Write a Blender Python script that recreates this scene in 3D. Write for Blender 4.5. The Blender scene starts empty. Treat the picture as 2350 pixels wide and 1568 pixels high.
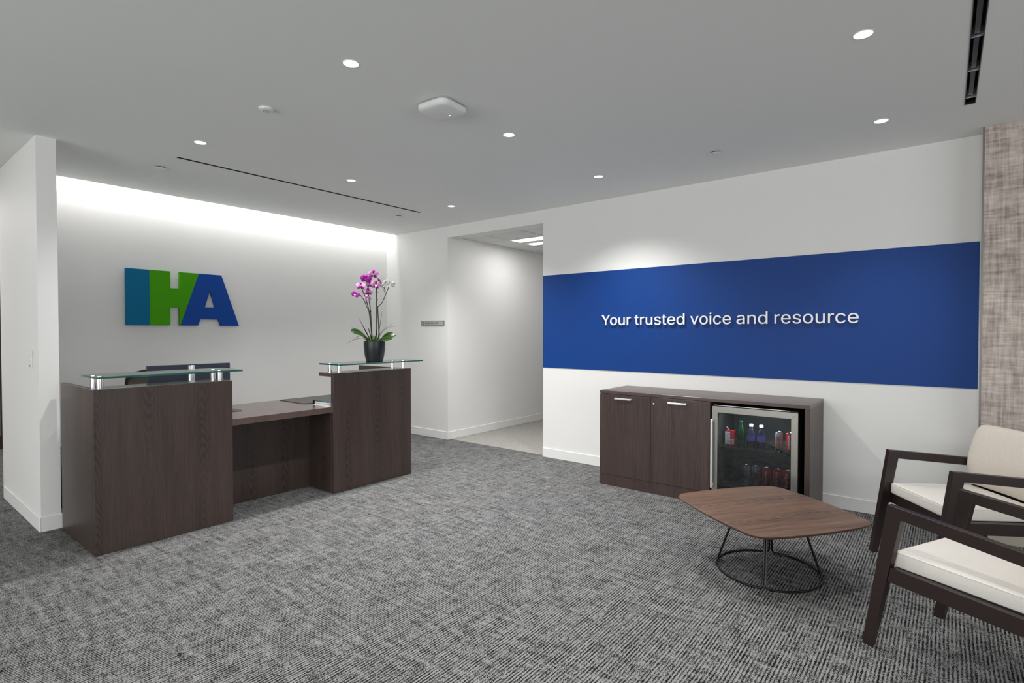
import bpy, bmesh, math, random
from mathutils import Vector, Matrix
R = math.radians
PI = math.pi
random.seed(7)
SC = bpy.context.scene
COL = SC.collection

# ------------------------------------------------------------------ camera
cam_d = bpy.data.cameras.new('camera')
cam = bpy.data.objects.new('camera', cam_d)
COL.objects.link(cam)
cam_d.sensor_width = 36.0
cam_d.lens = 36.0 * 1246.0 / 2350.0
cam_d.clip_start = 0.02
YAW, PITCH = 0.6739, -0.0177
cam.location = (0, 0, 1.38)
cam.rotation_euler = (PI / 2 + PITCH, 0, YAW - PI / 2)
SC.camera = cam

# ------------------------------------------------------------------ view + world + lights
SC.view_settings.view_transform = 'Standard'
SC.view_settings.look = 'None'
SC.view_settings.gamma = 1.0
SC.view_settings.use_curve_mapping = False
SC.view_settings.exposure = 0.74
world = bpy.data.worlds.new('world')
SC.world = world
world.use_nodes = True
world.node_tree.nodes['Background'].inputs[0].default_value = (0.90, 0.93, 0.95, 1)
world.node_tree.nodes['Background'].inputs[1].default_value = 0.3


def area(name, loc, rot, sx, sy, power, col=(1, 1, 1), spread=PI):
    d = bpy.data.lights.new(name, 'AREA')
    d.shape = 'RECTANGLE'
    d.size, d.size_y = sx, sy
    d.energy = power
    d.color = col
    d.spread = spread
    o = bpy.data.objects.new(name, d)
    COL.objects.link(o)
    o.location = loc
    o.rotation_euler = rot
    return o


H = 2.7208                      # ceiling height
XR = 4.894                      # right wall
YB = 6.167                      # logo wall
XW, YS = -4.2, -4.6             # far limits of the room behind the camera
# added fill lights just inside the unseen windows behind and left of the camera
area('fill_south', (0.2, YS + 0.14, 1.55), (R(90), 0, 0), 6.0, 1.9, 64, (0.985, 1.0, 0.99))
area('fill_west', (XW + 0.14, 1.9, 1.55), (R(90), 0, R(-90)), 6.0, 1.9, 106, (0.985, 1.0, 0.985))
# LED strip in the cove above the logo wall (aimed at the wall)
area('cove_led', (2.945, 5.992, H + 0.16), (R(52), 0, 0), 3.86, 0.03, 9.5, (1.0, 0.99, 0.975))
# the lay-in troffer of the corridor
area('corridor_troffer', (5.91, 4.28, 2.575), (0, 0, 0), 0.52, 0.54, 5.2, (1.0, 0.99, 0.98))
area('back_corridor_fill', (0.2, 7.6, 2.68), (0, 0, 0), 0.5, 0.5, 22, (1.0, 0.95, 0.9))  # added unseen source that lights the space behind the logo wall

DOWN = [(1.635, 2.335), (2.89, 2.335), (4.145, 2.355), (1.645, 4.135), (2.885, 4.125), (4.135, 4.13),
        (2.915, 0.305), (4.18, 0.335), (1.645, 0.31),
        (0.39, 2.335), (0.39, 0.31), (1.645, -1.7), (2.915, -1.7), (0.39, -1.7), (4.15, -1.7)]
for i, (x, y) in enumerate(DOWN):
    d = bpy.data.lights.new('downlight_beam', 'SPOT')
    d.energy = 32 if 0 < y < 1 and x > 1 else 9 if y < 0 else 26 if x < 1 else 68 if i == 2 else 100 if x > 4 else 50 if i == 3 else 76
    d.spot_size = R(96 if y < 1 else 126)
    d.spot_blend = 0.95
    d.shadow_soft_size = 0.035
    d.color = (1.0, 0.985, 0.965)
    o = bpy.data.objects.new('downlight_beam', d)
    COL.objects.link(o)
    o.location = (x, y, H - 0.02)


# ------------------------------------------------------------------ node helpers
class NT:
    def __init__(self, name):
        self.m = bpy.data.materials.new(name)
        self.m.use_nodes = True
        self.t = self.m.node_tree
        self.b = self.t.nodes['Principled BSDF']
        self.out = self.t.nodes['Material Output']

    def n(self, kind, **kw):
        o = self.t.nodes.new(kind)
        for k, v in kw.items():
            setattr(o, k, v)
        return o

    def link(self, a, b):
        self.t.links.new(a, b)

    def put(self, sock, v):
        if isinstance(v, bpy.types.NodeSocket):
            self.link(v, sock)
        else:
            sock.default_value = v

    def math(self, op, a, b=0.0, c=0.0):
        o = self.n('ShaderNodeMath', operation=op)
        self.put(o.inputs[0], a)
        self.put(o.inputs[1], b)
        self.put(o.inputs[2], c)
        return o.outputs[0]

    def coords(self):
        tc = self.n('ShaderNodeTexCoord')
        s = self.n('ShaderNodeSeparateXYZ')
        self.link(tc.outputs['Object'], s.inputs[0])
        return s.outputs[0], s.outputs[1], s.outputs[2], tc.outputs['Object']

    def xyz(self, x, y, z):
        c = self.n('ShaderNodeCombineXYZ')
        self.put(c.inputs[0], x)
        self.put(c.inputs[1], y)
        self.put(c.inputs[2], z)
        return c.outputs[0]

    def noise(self, vec, scale, detail=2.0, rough=0.5):
        o = self.n('ShaderNodeTexNoise')
        self.link(vec, o.inputs['Vector'])
        o.inputs['Scale'].default_value = scale
        o.inputs['Detail'].default_value = detail
        o.inputs['Roughness'].default_value = rough
        return o.outputs['Fac']

    def smooth(self, v, a, b, lo=0.0, hi=1.0):
        o = self.n('ShaderNodeMapRange', interpolation_type='SMOOTHSTEP')
        self.put(o.inputs[0], v)
        o.inputs[1].default_value = a
        o.inputs[2].default_value = b
        o.inputs[3].default_value = lo
        o.inputs[4].default_value = hi
        return o.outputs[0]

    def mix(self, f, a, b):
        o = self.n('ShaderNodeMix', data_type='RGBA')
        self.put(o.inputs['Factor'], f)
        self.put(o.inputs['A'], a)
        self.put(o.inputs['B'], b)
        return o.outputs['Result']

    def bump(self, h, dist, strength=1.0):
        o = self.n('ShaderNodeBump')
        o.inputs['Distance'].default_value = dist
        o.inputs['Strength'].default_value = strength
        self.link(h, o.inputs['Height'])
        self.link(o.outputs[0], self.b.inputs['Normal'])


def lin(r, g, b):
    f = lambda c: (c / 12.92 if c <= 0.04045 else ((c + 0.055) / 1.055) ** 2.4)
    return (f(r / 255), f(g / 255), f(b / 255), 1)


def plain(name, col, rough=0.5, metal=0.0, spec=0.5, grain=0.0, gscale=60, bump=0.0, emit=None, es=0.0):
    n = NT(name)
    n.b.inputs['Roughness'].default_value = rough
    n.b.inputs['Metallic'].default_value = metal
    n.b.inputs['Specular IOR Level'].default_value = spec
    n.b.inputs['Base Color'].default_value = col
    if grain or bump:
        x, y, z, v = n.coords()
        f = n.noise(v, gscale, 3)
        if grain:
            d = tuple(c * (1 - grain) for c in col[:3]) + (1,)
            l = tuple(min(1, c * (1 + grain)) for c in col[:3]) + (1,)
            n.link(n.mix(f, d, l), n.b.inputs['Base Color'])
        if bump:
            n.bump(f, bump)
    if emit:
        n.b.inputs['Emission Color'].default_value = emit
        n.b.inputs['Emission Strength'].default_value = es
    return n.m


def wood(name, dark, light, u, v, rough=0.4, period=0.30, cath=1.0, fine=1.0, spec=0.5, off=0.0):
    """laminate with streaks along v and cathedral arches; u, v are strings of axis names, added"""
    n = NT(name)
    X = dict(zip('xyz', n.coords()[:3]))

    def comb(s):
        r = X[s[0]]
        for c in s[1:]:
            r = n.math('ADD', r, X[c])
        return r
    U, V = n.math('ADD', comb(u), 3.7 + off), comb(v)
    mul = lambda q, k: n.math('MULTIPLY', q, k)
    low = n.noise(n.xyz(mul(U, 2.2), mul(V, 1.1), 1.3), 1.0, 2)
    U2 = n.math('ADD', U, mul(low, 0.09))
    d = n.math('PINGPONG', U2, period / 2)                      # distance to the heart of a veneer leaf
    k = n.math('FLOOR', n.math('ADD', n.math('DIVIDE', U2, period), 0.5))
    sgn = n.math('SUBTRACT', mul(n.math('PINGPONG', k, 1.0), 2.0), 1.0)
    nz = n.noise(n.xyz(mul(U, 9.0), mul(V, 2.6), 4.0), 1.0, 2)
    val = n.math('ADD', n.math('ADD', mul(n.math('MULTIPLY', d, d), 62.0), n.math('MULTIPLY', V, sgn)), n.math('ADD', mul(nz, 0.22), mul(k, 0.37)))
    ring = n.math('SINE', mul(val, 2 * PI / 0.070))
    ring = n.math('POWER', n.math('ADD', mul(ring, 0.5), 0.5), 2.0)
    patch = n.smooth(n.noise(n.xyz(mul(k, 5.3), mul(V, 1.7), 9.0), 1.0, 1), 0.30, 0.60, 0.25, 1.0)
    w = n.math('MULTIPLY', n.smooth(d, 0.026, 0.066, 1.0, 0.0), patch)
    ring = n.math('MULTIPLY', n.math('MULTIPLY', ring, w), -0.34 * cath)
    st = n.noise(n.xyz(n.math('MULTIPLY', U, 90.0), n.math('MULTIPLY', V, 2.2), 0.0), 1.0, 3, 0.65)
    st2 = n.noise(n.xyz(n.math('MULTIPLY', U, 300.0), n.math('MULTIPLY', V, 9.0), 5.0), 1.0, 2, 0.5)
    br = n.noise(n.xyz(n.math('MULTIPLY', U, 9.0), n.math('MULTIPLY', V, 0.5), 8.0), 1.0, 2)
    f = n.math('ADD', ring, n.math('MULTIPLY', n.math('SUBTRACT', st, 0.5), 1.0 * fine))
    f = n.math('ADD', f, n.math('MULTIPLY', n.math('SUBTRACT', st2, 0.5), 0.6 * fine))
    f = n.math('ADD', f, n.math('MULTIPLY', n.math('SUBTRACT', br, 0.5), 0.7))
    f = n.math('ADD', f, 0.56)
    cl = n.n('ShaderNodeClamp')
    n.link(f, cl.inputs[0])
    n.link(n.mix(cl.outputs[0], dark, light), n.b.inputs['Base Color'])
    n.b.inputs['Roughness'].default_value = rough
    n.b.inputs['Specular IOR Level'].default_value = spec
    n.bump(st, 0.0004, 0.4)
    return n.m


def carpet(name, dark, light, lines=True, bias=0.0):
    n = NT(name)
    x, y, z, v = n.coords()
    mul = lambda a, k: n.math('MULTIPLY', a, k)
    wob = n.noise(n.xyz(mul(x, 2.5), mul(y, 2.5), 0.0), 1.0, 1)
    yy = n.math('ADD', y, mul(wob, 0.012))
    s = n.math('SINE', mul(yy, 2 * PI / 0.0145))
    fine = n.noise(n.xyz(mul(x, 210.0), mul(y, 250.0), 0.0), 1.0, 2, 0.7)
    dash = n.noise(n.xyz(mul(x, 38.0), mul(y, 75.0), 2.0), 1.0, 2, 0.6)
    sx = n.noise(n.xyz(mul(x, 5.5), mul(y, 34.0), 3.0), 1.0, 2, 0.6)
    sy = n.noise(n.xyz(mul(x, 30.0), mul(y, 5.0), 6.0), 1.0, 2, 0.6)
    c = lambda a, k: mul(n.math('SUBTRACT', a, 0.5), k)
    tot = c(fine, 6.2)
    for t in (c(dash, 1.8 if lines else 1.2), c(sx, 1.2 if lines else 0.3), c(sy, 1.35 if lines else 0.3)):
        tot = n.math('ADD', tot, t)
    amp = n.smooth(n.noise(n.xyz(mul(x, 9.0), mul(y, 14.0), 11.0), 1.0, 2), 0.35, 0.65, 0.20, 0.72)
    tot = n.math('ADD', tot, n.math('MULTIPLY', mul(s, 1.0 if lines else 0.05), amp))
    f = n.smooth(n.math('ADD', tot, bias), -0.45, 0.45)
    n.link(n.mix(f, dark, light), n.b.inputs['Base Color'])
    n.b.inputs['Roughness'].default_value = 0.95
    n.b.inputs['Specular IOR Level'].default_value = 0.1
    n.bump(n.math('ADD', s, tot), 0.0015, 0.6)
    return n.m


def fabric_wall(name):
    n = NT(name)
    x, y, z, v = n.coords()
    mul = lambda a, k: n.math('MULTIPLY', a, k)
    a = n.noise(n.xyz(mul(x, 3.0), mul(y, 6.0), mul(z, 60.0)), 1.0, 3, 0.65)
    b = n.noise(n.xyz(mul(x, 60.0), mul(y, 60.0), mul(z, 4.0)), 1.0, 3, 0.65)
    g = n.noise(n.xyz(mul(x, 9.0), mul(y, 9.0), mul(z, 9.0)), 1.0, 3, 0.6)
    c = lambda q, k: mul(n.math('SUBTRACT', q, 0.5), k)
    f = n.math('ADD', n.math('ADD', c(a, 1.3), c(b, 1.3)), n.math('ADD', c(g, 1.2), 0.5))
    cl = n.n('ShaderNodeClamp')
    n.link(f, cl.inputs[0])
    n.link(n.mix(cl.outputs[0], lin(140, 126, 121), lin(220, 209, 201)), n.b.inputs['Base Color'])
    n.b.inputs['Roughness'].default_value = 0.85
    n.b.inputs['Specular IOR Level'].default_value = 0.25
    n.bump(f, 0.001, 0.5)
    return n.m


def tinted_glass(name, tint, gloss=0.06, rough=0.0):
    """thin pane: tinted see-through plus a fresnel reflection"""
    n = NT(name)
    tr = n.n('ShaderNodeBsdfTransparent')
    tr.inputs[0].default_value = tint
    gl = n.n('ShaderNodeBsdfGlossy')
    gl.inputs['Roughness'].default_value = rough
    gl.inputs['Color'].default_value = (1, 1, 1, 1)
    fr = n.n('ShaderNodeFresnel')
    fr.inputs[0].default_value = 1.5
    mx = n.n('ShaderNodeMixShader')
    f = n.math('ADD', fr.outputs[0], gloss)
    n.link(f, mx.inputs[0])
    n.link(tr.outputs[0], mx.inputs[1])
    n.link(gl.outputs[0], mx.inputs[2])
    n.link(mx.outputs[0], n.out.inputs[0])
    return n.m


def brushed(name, col, rough=0.3, along='z'):
    n = NT(name)
    x, y, z, v = n.coords()
    k = {'x': (2, 240, 240), 'y': (240, 2, 240), 'z': (240, 240, 2)}[along]
    f = n.noise(n.xyz(*[n.math('MULTIPLY', q, s) for q, s in zip((x, y, z), k)]), 1.0, 2)
    d = tuple(c * 0.86 for c in col[:3]) + (1,)
    n.link(n.mix(f, d, col), n.b.inputs['Base Color'])
    n.b.inputs['Metallic'].default_value = 1.0
    n.b.inputs['Roughness'].default_value = rough
    return n.m


M = {}
M['wall'] = plain('white_wall_paint', (0.80, 0.795, 0.785, 1), 0.65, spec=0.3, bump=0.0004, gscale=220)
M['ceiling'] = plain('ceiling_paint', (0.87, 0.885, 0.87, 1), 0.85, spec=0.15)
M['base'] = plain('baseboard_vinyl', (0.80, 0.80, 0.79, 1), 0.5, spec=0.3)
M['taupe_base'] = plain('taupe_baseboard', lin(178, 174, 160), 0.6, spec=0.3)
M['blue'] = plain('navy_wall_paint', lin(16, 62, 134), 0.5, spec=0.25, bump=0.0004, gscale=220)
M['carpet'] = carpet('grey_ribbed_carpet', lin(15, 16, 17), lin(150, 150, 150))
M['carpet2'] = carpet('pale_corridor_carpet', lin(92, 88, 84), lin(196, 193, 188), False, 0.2)
M['fabric_wall'] = fabric_wall('woven_taupe_wallcovering')
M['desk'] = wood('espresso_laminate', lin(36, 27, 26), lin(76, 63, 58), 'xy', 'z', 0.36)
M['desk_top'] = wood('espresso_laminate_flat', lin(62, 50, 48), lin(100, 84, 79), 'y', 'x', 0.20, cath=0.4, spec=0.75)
M['cab'] = wood('espresso_laminate_straight', lin(40, 29, 28), lin(80, 64, 60), 'xy', 'z', 0.38, cath=0.0, fine=1.3, off=0.6)
M['cab_top'] = wood('espresso_laminate_long', lin(58, 45, 44), lin(98, 80, 76), 'x', 'y', 0.30, cath=0.0)
M['walnut'] = wood('walnut_veneer', lin(40, 27, 20), lin(122, 92, 73), 'y', 'x', 0.48, period=0.30, cath=0.8, fine=1.5)
M['chair_wood'] = wood('dark_stained_wood', lin(22, 14, 14), lin(48, 34, 32), 'x', 'zy', 0.38, cath=0.2, fine=0.7)
M['cream'] = plain('cream_upholstery', lin(224, 219, 213), 0.75, spec=0.25, grain=0.05, gscale=160, bump=0.0008)
M['cream_back'] = plain('cream_linen_upholstery', lin(222, 213, 202), 0.85, spec=0.2, grain=0.10, gscale=110, bump=0.0012)
M['black'] = plain('black_metal', (0.006, 0.006, 0.007, 1), 0.25, spec=0.35)
M['matte_black'] = plain('matte_black', (0.010, 0.010, 0.011, 1), 0.7, spec=0.3)
M['rubber'] = plain('black_rubber', (0.016, 0.016, 0.017, 1), 0.8, spec=0.2)
M['chrome'] = plain('polished_steel', (0.80, 0.81, 0.83, 1), 0.14, 1.0)
M['satin'] = plain('satin_steel', (0.70, 0.71, 0.73, 1), 0.30, 1.0)
M['handle'] = plain('bright_nickel', (0.88, 0.88, 0.90, 1), 0.32, 0.6)
M['steel'] = brushed('brushed_steel', (0.36, 0.345, 0.32, 1), 0.36, 'z')
M['steel_h'] = brushed('brushed_steel_flat', (0.36, 0.345, 0.32, 1), 0.36, 'y')
M['glass_shelf'] = tinted_glass('clear_green_glass', (0.76, 0.92, 0.88, 1), 0.03)
M['glass_edge'] = plain('green_glass_edge', (0.004, 0.10, 0.075, 1), 0.08, spec=0.8)
M['dark_glass'] = tinted_glass('smoked_door_glass', (0.36, 0.38, 0.37, 1), 0.02)
M['pane'] = tinted_glass('window_glass', (0.93, 0.96, 0.96, 1), 0.0)
M['white_plastic'] = plain('white_plastic', (0.78, 0.79, 0.79, 1), 0.4, spec=0.4)
M['lens'] = plain('lamp_lens', (0.9, 0.9, 0.9, 1), 0.4, emit=(1, 0.995, 0.98, 1), es=0.85)
M['troffer'] = plain('troffer_diffuser', (0.9, 0.9, 0.9, 1), 0.4, emit=(1, 0.995, 0.985, 1), es=1.6)
M['led'] = plain('led_strip', (0.9, 0.9, 0.9, 1), 0.4, emit=(1, 0.99, 0.97, 1), es=4.0)
M['tile'] = plain('mineral_ceiling_tile', (0.74, 0.75, 0.745, 1), 0.9, spec=0.1, grain=0.05, gscale=300)
M['grid'] = plain('ceiling_grid', (0.62, 0.63, 0.63, 1), 0.5)
M['teal'] = plain('teal_acrylic', lin(0, 108, 150), 0.45, spec=0.15)
M['green'] = plain('green_acrylic', lin(70, 160, 0), 0.45, spec=0.15)
M['logo_blue'] = plain('blue_acrylic', lin(22, 72, 158), 0.45, spec=0.15)
M['letter_white'] = plain('white_acrylic', (0.93, 0.93, 0.925, 1), 0.4)
M['sign_grey'] = plain('sign_grey', lin(176, 176, 174), 0.45)
M['sign_frame'] = plain('sign_frame', lin(120, 120, 119), 0.4, 0.5)
M['ink'] = plain('sign_ink', (0.03, 0.03, 0.03, 1), 0.6)
M['pot'] = plain('charcoal_pot', lin(24, 27, 32), 0.36, spec=0.5)
M['moss'] = plain('moss', lin(92, 104, 44), 0.95, grain=0.5, gscale=90)
M['leaf'] = plain('orchid_leaf', lin(58, 100, 26), 0.32, spec=0.5, grain=0.35, gscale=18)
M['stem'] = plain('orchid_stem', lin(40, 42, 28), 0.5)
M['blade'] = plain('grass_blade', lin(46, 50, 38), 0.5)
M['petal'] = plain('magenta_petal', lin(176, 34, 172), 0.55, grain=0.35, gscale=45)
M['petal_pale'] = plain('pink_petal', lin(240, 190, 226), 0.55, grain=0.18, gscale=45)
M['petal_white'] = plain('white_petal', lin(216, 212, 214), 0.5, grain=0.15, gscale=45)
M['lip'] = plain('orchid_lip', lin(120, 20, 90), 0.5)
M['lip_pale'] = plain('pale_lip', lin(244, 226, 214), 0.5)
M['monitor'] = plain('navy_black_plastic', lin(38, 44, 58), 0.45)
M['mesh'] = plain('chair_mesh', lin(104, 96, 88), 0.85, grain=0.3, gscale=350, bump=0.001)
M['binder'] = plain('teal_binder', lin(58, 98, 104), 0.45)
M['paper'] = plain('paper', (0.82, 0.81, 0.80, 1), 0.8, grain=0.12, gscale=300)
M['pink'] = plain('pink_paper', lin(226, 196, 200), 0.8)
M['pad'] = plain('desk_pad', lin(66, 58, 54), 0.55)
M['fridge_in'] = plain('fridge_liner', (0.045, 0.045, 0.046, 1), 0.5)
M['can_silver'] = plain('silver_can', (0.72, 0.74, 0.80, 1), 0.25, 0.85)
M['can_red'] = plain('red_can', lin(176, 22, 34), 0.3)
M['can_top'] = plain('can_lid', (0.75, 0.76, 0.78, 1), 0.22, 1.0)
M['red_ink'] = plain('red_ink', lin(180, 24, 36), 0.4)
M['white_ink'] = plain('white_ink', (0.85, 0.85, 0.85, 1), 0.4)
M['carton_red'] = plain('carton_red', lin(184, 30, 48), 0.45)
M['bottle_green'] = plain('green_bottle', lin(12, 52, 30), 0.15)
M['bottle_clear'] = tinted_glass('clear_bottle', (0.80, 0.85, 0.95, 1), 0.10, 0.05)
M['bottle_label'] = plain('bottle_label', lin(84, 78, 140), 0.4)
M['cap_white'] = plain('white_cap', (0.8, 0.82, 0.85, 1), 0.4)
M['dark_frame'] = plain('dark_door_frame', lin(46, 32, 28), 0.5, grain=0.2, gscale=20)
M['lit_glass'] = plain('pale_lit_glass', lin(206, 190, 178), 0.8)  # tone of brightly lit glass, put into the colour
M['sensor'] = plain('sensor_black', (0.03, 0.03, 0.03, 1), 0.4)


# ------------------------------------------------------------------ mesh helpers
def obj(name, bm, mat, parent=None, smooth=None, kind=None, label=None):
    bmesh.ops.recalc_face_normals(bm, faces=bm.faces[:])
    me = bpy.data.meshes.new(name)
    bm.to_mesh(me)
    bm.free()
    for m in (mat if isinstance(mat, (list, tuple)) else [mat]):
        me.materials.append(m)
    o = bpy.data.objects.new(name, me)
    COL.objects.link(o)
    if parent:
        o.parent = parent
    if smooth is not None:
        me.polygons.foreach_set('use_smooth', [True] * len(me.polygons))
        me.set_sharp_from_angle(angle=R(smooth))
    if kind:
        o['kind'] = kind
    if label:
        o['label'] = label
    return o


def thing(name, label, cat, loc=(0, 0, 0), rz=0.0, group=None):
    o = bpy.data.objects.new(name, None)
    COL.objects.link(o)
    o.empty_display_size = 0.1
    o.location = loc
    o.rotation_euler = (0, 0, rz)
    o['label'] = label
    o['category'] = cat
    if group:
        o['group'] = group
    return o


def tag(o, label, cat, group=None):
    o['label'] = label
    o['category'] = cat
    if group:
        o['group'] = group
    return o


def struct(name, bm, mat, smooth=None):
    return obj(name, bm, mat, None, smooth, kind='structure')


def dup(root, loc, rz, label=None, group=None):
    r = root.copy()
    COL.objects.link(r)
    r.location = loc
    r.rotation_euler = (0, 0, rz)
    if label:
        r['label'] = label
    if group:
        r['group'] = group
    for ch in list(root.children):
        c = ch.copy()
        COL.objects.link(c)
        c.parent = r
        for g in list(ch.children):
            d = g.copy()
            COL.objects.link(d)
            d.parent = c
    return r


def B():
    return bmesh.new()


def box(bm, x0, x1, y0, y1, z0, z1, bev=0.0, seg=2, mat=0):
    t = bmesh.new()
    bmesh.ops.create_cube(t, size=1.0)
    bmesh.ops.scale(t, vec=(abs(x1 - x0), abs(y1 - y0), abs(z1 - z0)), verts=t.verts)
    bmesh.ops.translate(t, vec=((x0 + x1) / 2, (y0 + y1) / 2, (z0 + z1) / 2), verts=t.verts)
    if bev:
        bmesh.ops.bevel(t, geom=t.edges[:], offset=bev, segments=seg, profile=0.5, affect='EDGES')
    for f in t.faces:
        f.material_index = mat
    merge(bm, t)
    return bm


def merge(bm, t):
    me = bpy.data.meshes.new('tmp')
    t.to_mesh(me)
    t.free()
    bm.from_mesh(me)
    bpy.data.meshes.remove(me)


def prism(bm, pts, axis, a0, a1, bev=0.0, seg=2, mat=0):
    """extrude a 2-D outline along an axis: 'x' -> pts are (y,z); 'y' -> (x,z); 'z' -> (x,y)"""
    t = bmesh.new()

    def P3(p, a):
        return {'x': (a, p[0], p[1]), 'y': (p[0], a, p[1]), 'z': (p[0], p[1], a)}[axis]
    lo = [t.verts.new(P3(p, a0)) for p in pts]
    hi = [t.verts.new(P3(p, a1)) for p in pts]
    k = len(pts)
    t.faces.new(lo[::-1])
    t.faces.new(hi)
    for i in range(k):
        t.faces.new((lo[i], lo[(i + 1) % k], hi[(i + 1) % k], hi[i]))
    bmesh.ops.recalc_face_normals(t, faces=t.faces[:])
    if bev:
        es = [e for e in t.edges if len(e.link_faces) == 2 and e.calc_face_angle(0) > R(25)]
        bmesh.ops.bevel(t, geom=es, offset=bev, segments=seg, profile=0.5, affect='EDGES', clamp_overlap=True)
    for f in t.faces:
        f.material_index = mat
    merge(bm, t)
    return bm


def lathe(bm, prof, c=(0, 0, 0), seg=24, mat=0, M4=None):
    """prof: list of (radius, z)"""
    rings = []
    for r, z in prof:
        if r < 1e-6:
            rings.append([bm.verts.new((0, 0, z))])
        else:
            rings.append([bm.verts.new((r * math.cos(2 * PI * k / seg), r * math.sin(2 * PI * k / seg), z)) for k in range(seg)])
    fs = []
    for a, b in zip(rings, rings[1:]):
        for k in range(seg):
            k2 = (k + 1) % seg
            if len(a) == 1 and len(b) == 1:
                continue
            if len(a) == 1:
                fs.append(bm.faces.new((a[0], b[k], b[k2])))
            elif len(b) == 1:
                fs.append(bm.faces.new((a[k], b[0], a[k2])))
            else:
                fs.append(bm.faces.new((a[k], a[k2], b[k2], b[k])))
    for ring, flip in ((rings[0], True), (rings[-1], False)):
        if len(ring) > 1:
            fs.append(bm.faces.new(ring[::-1] if flip else ring))
    for f in fs:
        f.material_index = mat
    vs = [v for r in rings for v in r]
    if M4 is not None:
        bmesh.ops.transform(bm, matrix=M4, verts=vs)
    bmesh.ops.translate(bm, vec=c, verts=vs)
    return bm


def tube(bm, pts, rad, seg=8, closed=False, mat=0):
    """round rod along a path; rad may be a list"""
    P = [Vector(p) for p in pts]
    n = len(P)
    rs = rad if isinstance(rad, (list, tuple)) else [rad] * n
    up = Vector((0.13, 0.31, 0.94)).normalized()
    rings = []
    prev = None
    for i in range(n):
        if closed:
            t = (P[(i + 1) % n] - P[i - 1]).normalized()
        else:
            t = (P[min(i + 1, n - 1)] - P[max(i - 1, 0)]).normalized()
        if prev is None:
            a = t.cross(up)
            if a.length < 1e-3:
                a = t.cross(Vector((1, 0, 0)))
            a.normalize()
        else:
            a = prev - t * prev.dot(t)
            a.normalize()
        prev = a
        b = t.cross(a)
        rings.append([bm.verts.new(P[i] + (a * math.cos(2 * PI * k / seg) + b * math.sin(2 * PI * k / seg)) * rs[i]) for k in range(seg)])
    rng = range(n if closed else n - 1)
    for i in rng:
        A, Bq = rings[i], rings[(i + 1) % n]
        for k in range(seg):
            f = bm.faces.new((A[k], A[(k + 1) % seg], Bq[(k + 1) % seg], Bq[k]))
            f.material_index = mat
    if not closed:
        bm.faces.new(rings[0][::-1]).material_index = mat
        bm.faces.new(rings[-1]).material_index = mat
    return bm


def smooth_path(ctrl, per=6):
    """Catmull-Rom through the points"""
    P = [Vector(p) for p in ctrl]
    out = []
    for i in range(len(P) - 1):
        p0, p1, p2, p3 = P[max(i - 1, 0)], P[i], P[i + 1], P[min(i + 2, len(P) - 1)]
        for k in range(per):
            t = k / per
            out.append(0.5 * ((2 * p1) + (p2 - p0) * t + (2 * p0 - 5 * p1 + 4 * p2 - p3) * t * t + (3 * p1 - p0 - 3 * p2 + p3) * t ** 3))
    out.append(P[-1])
    return out


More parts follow.
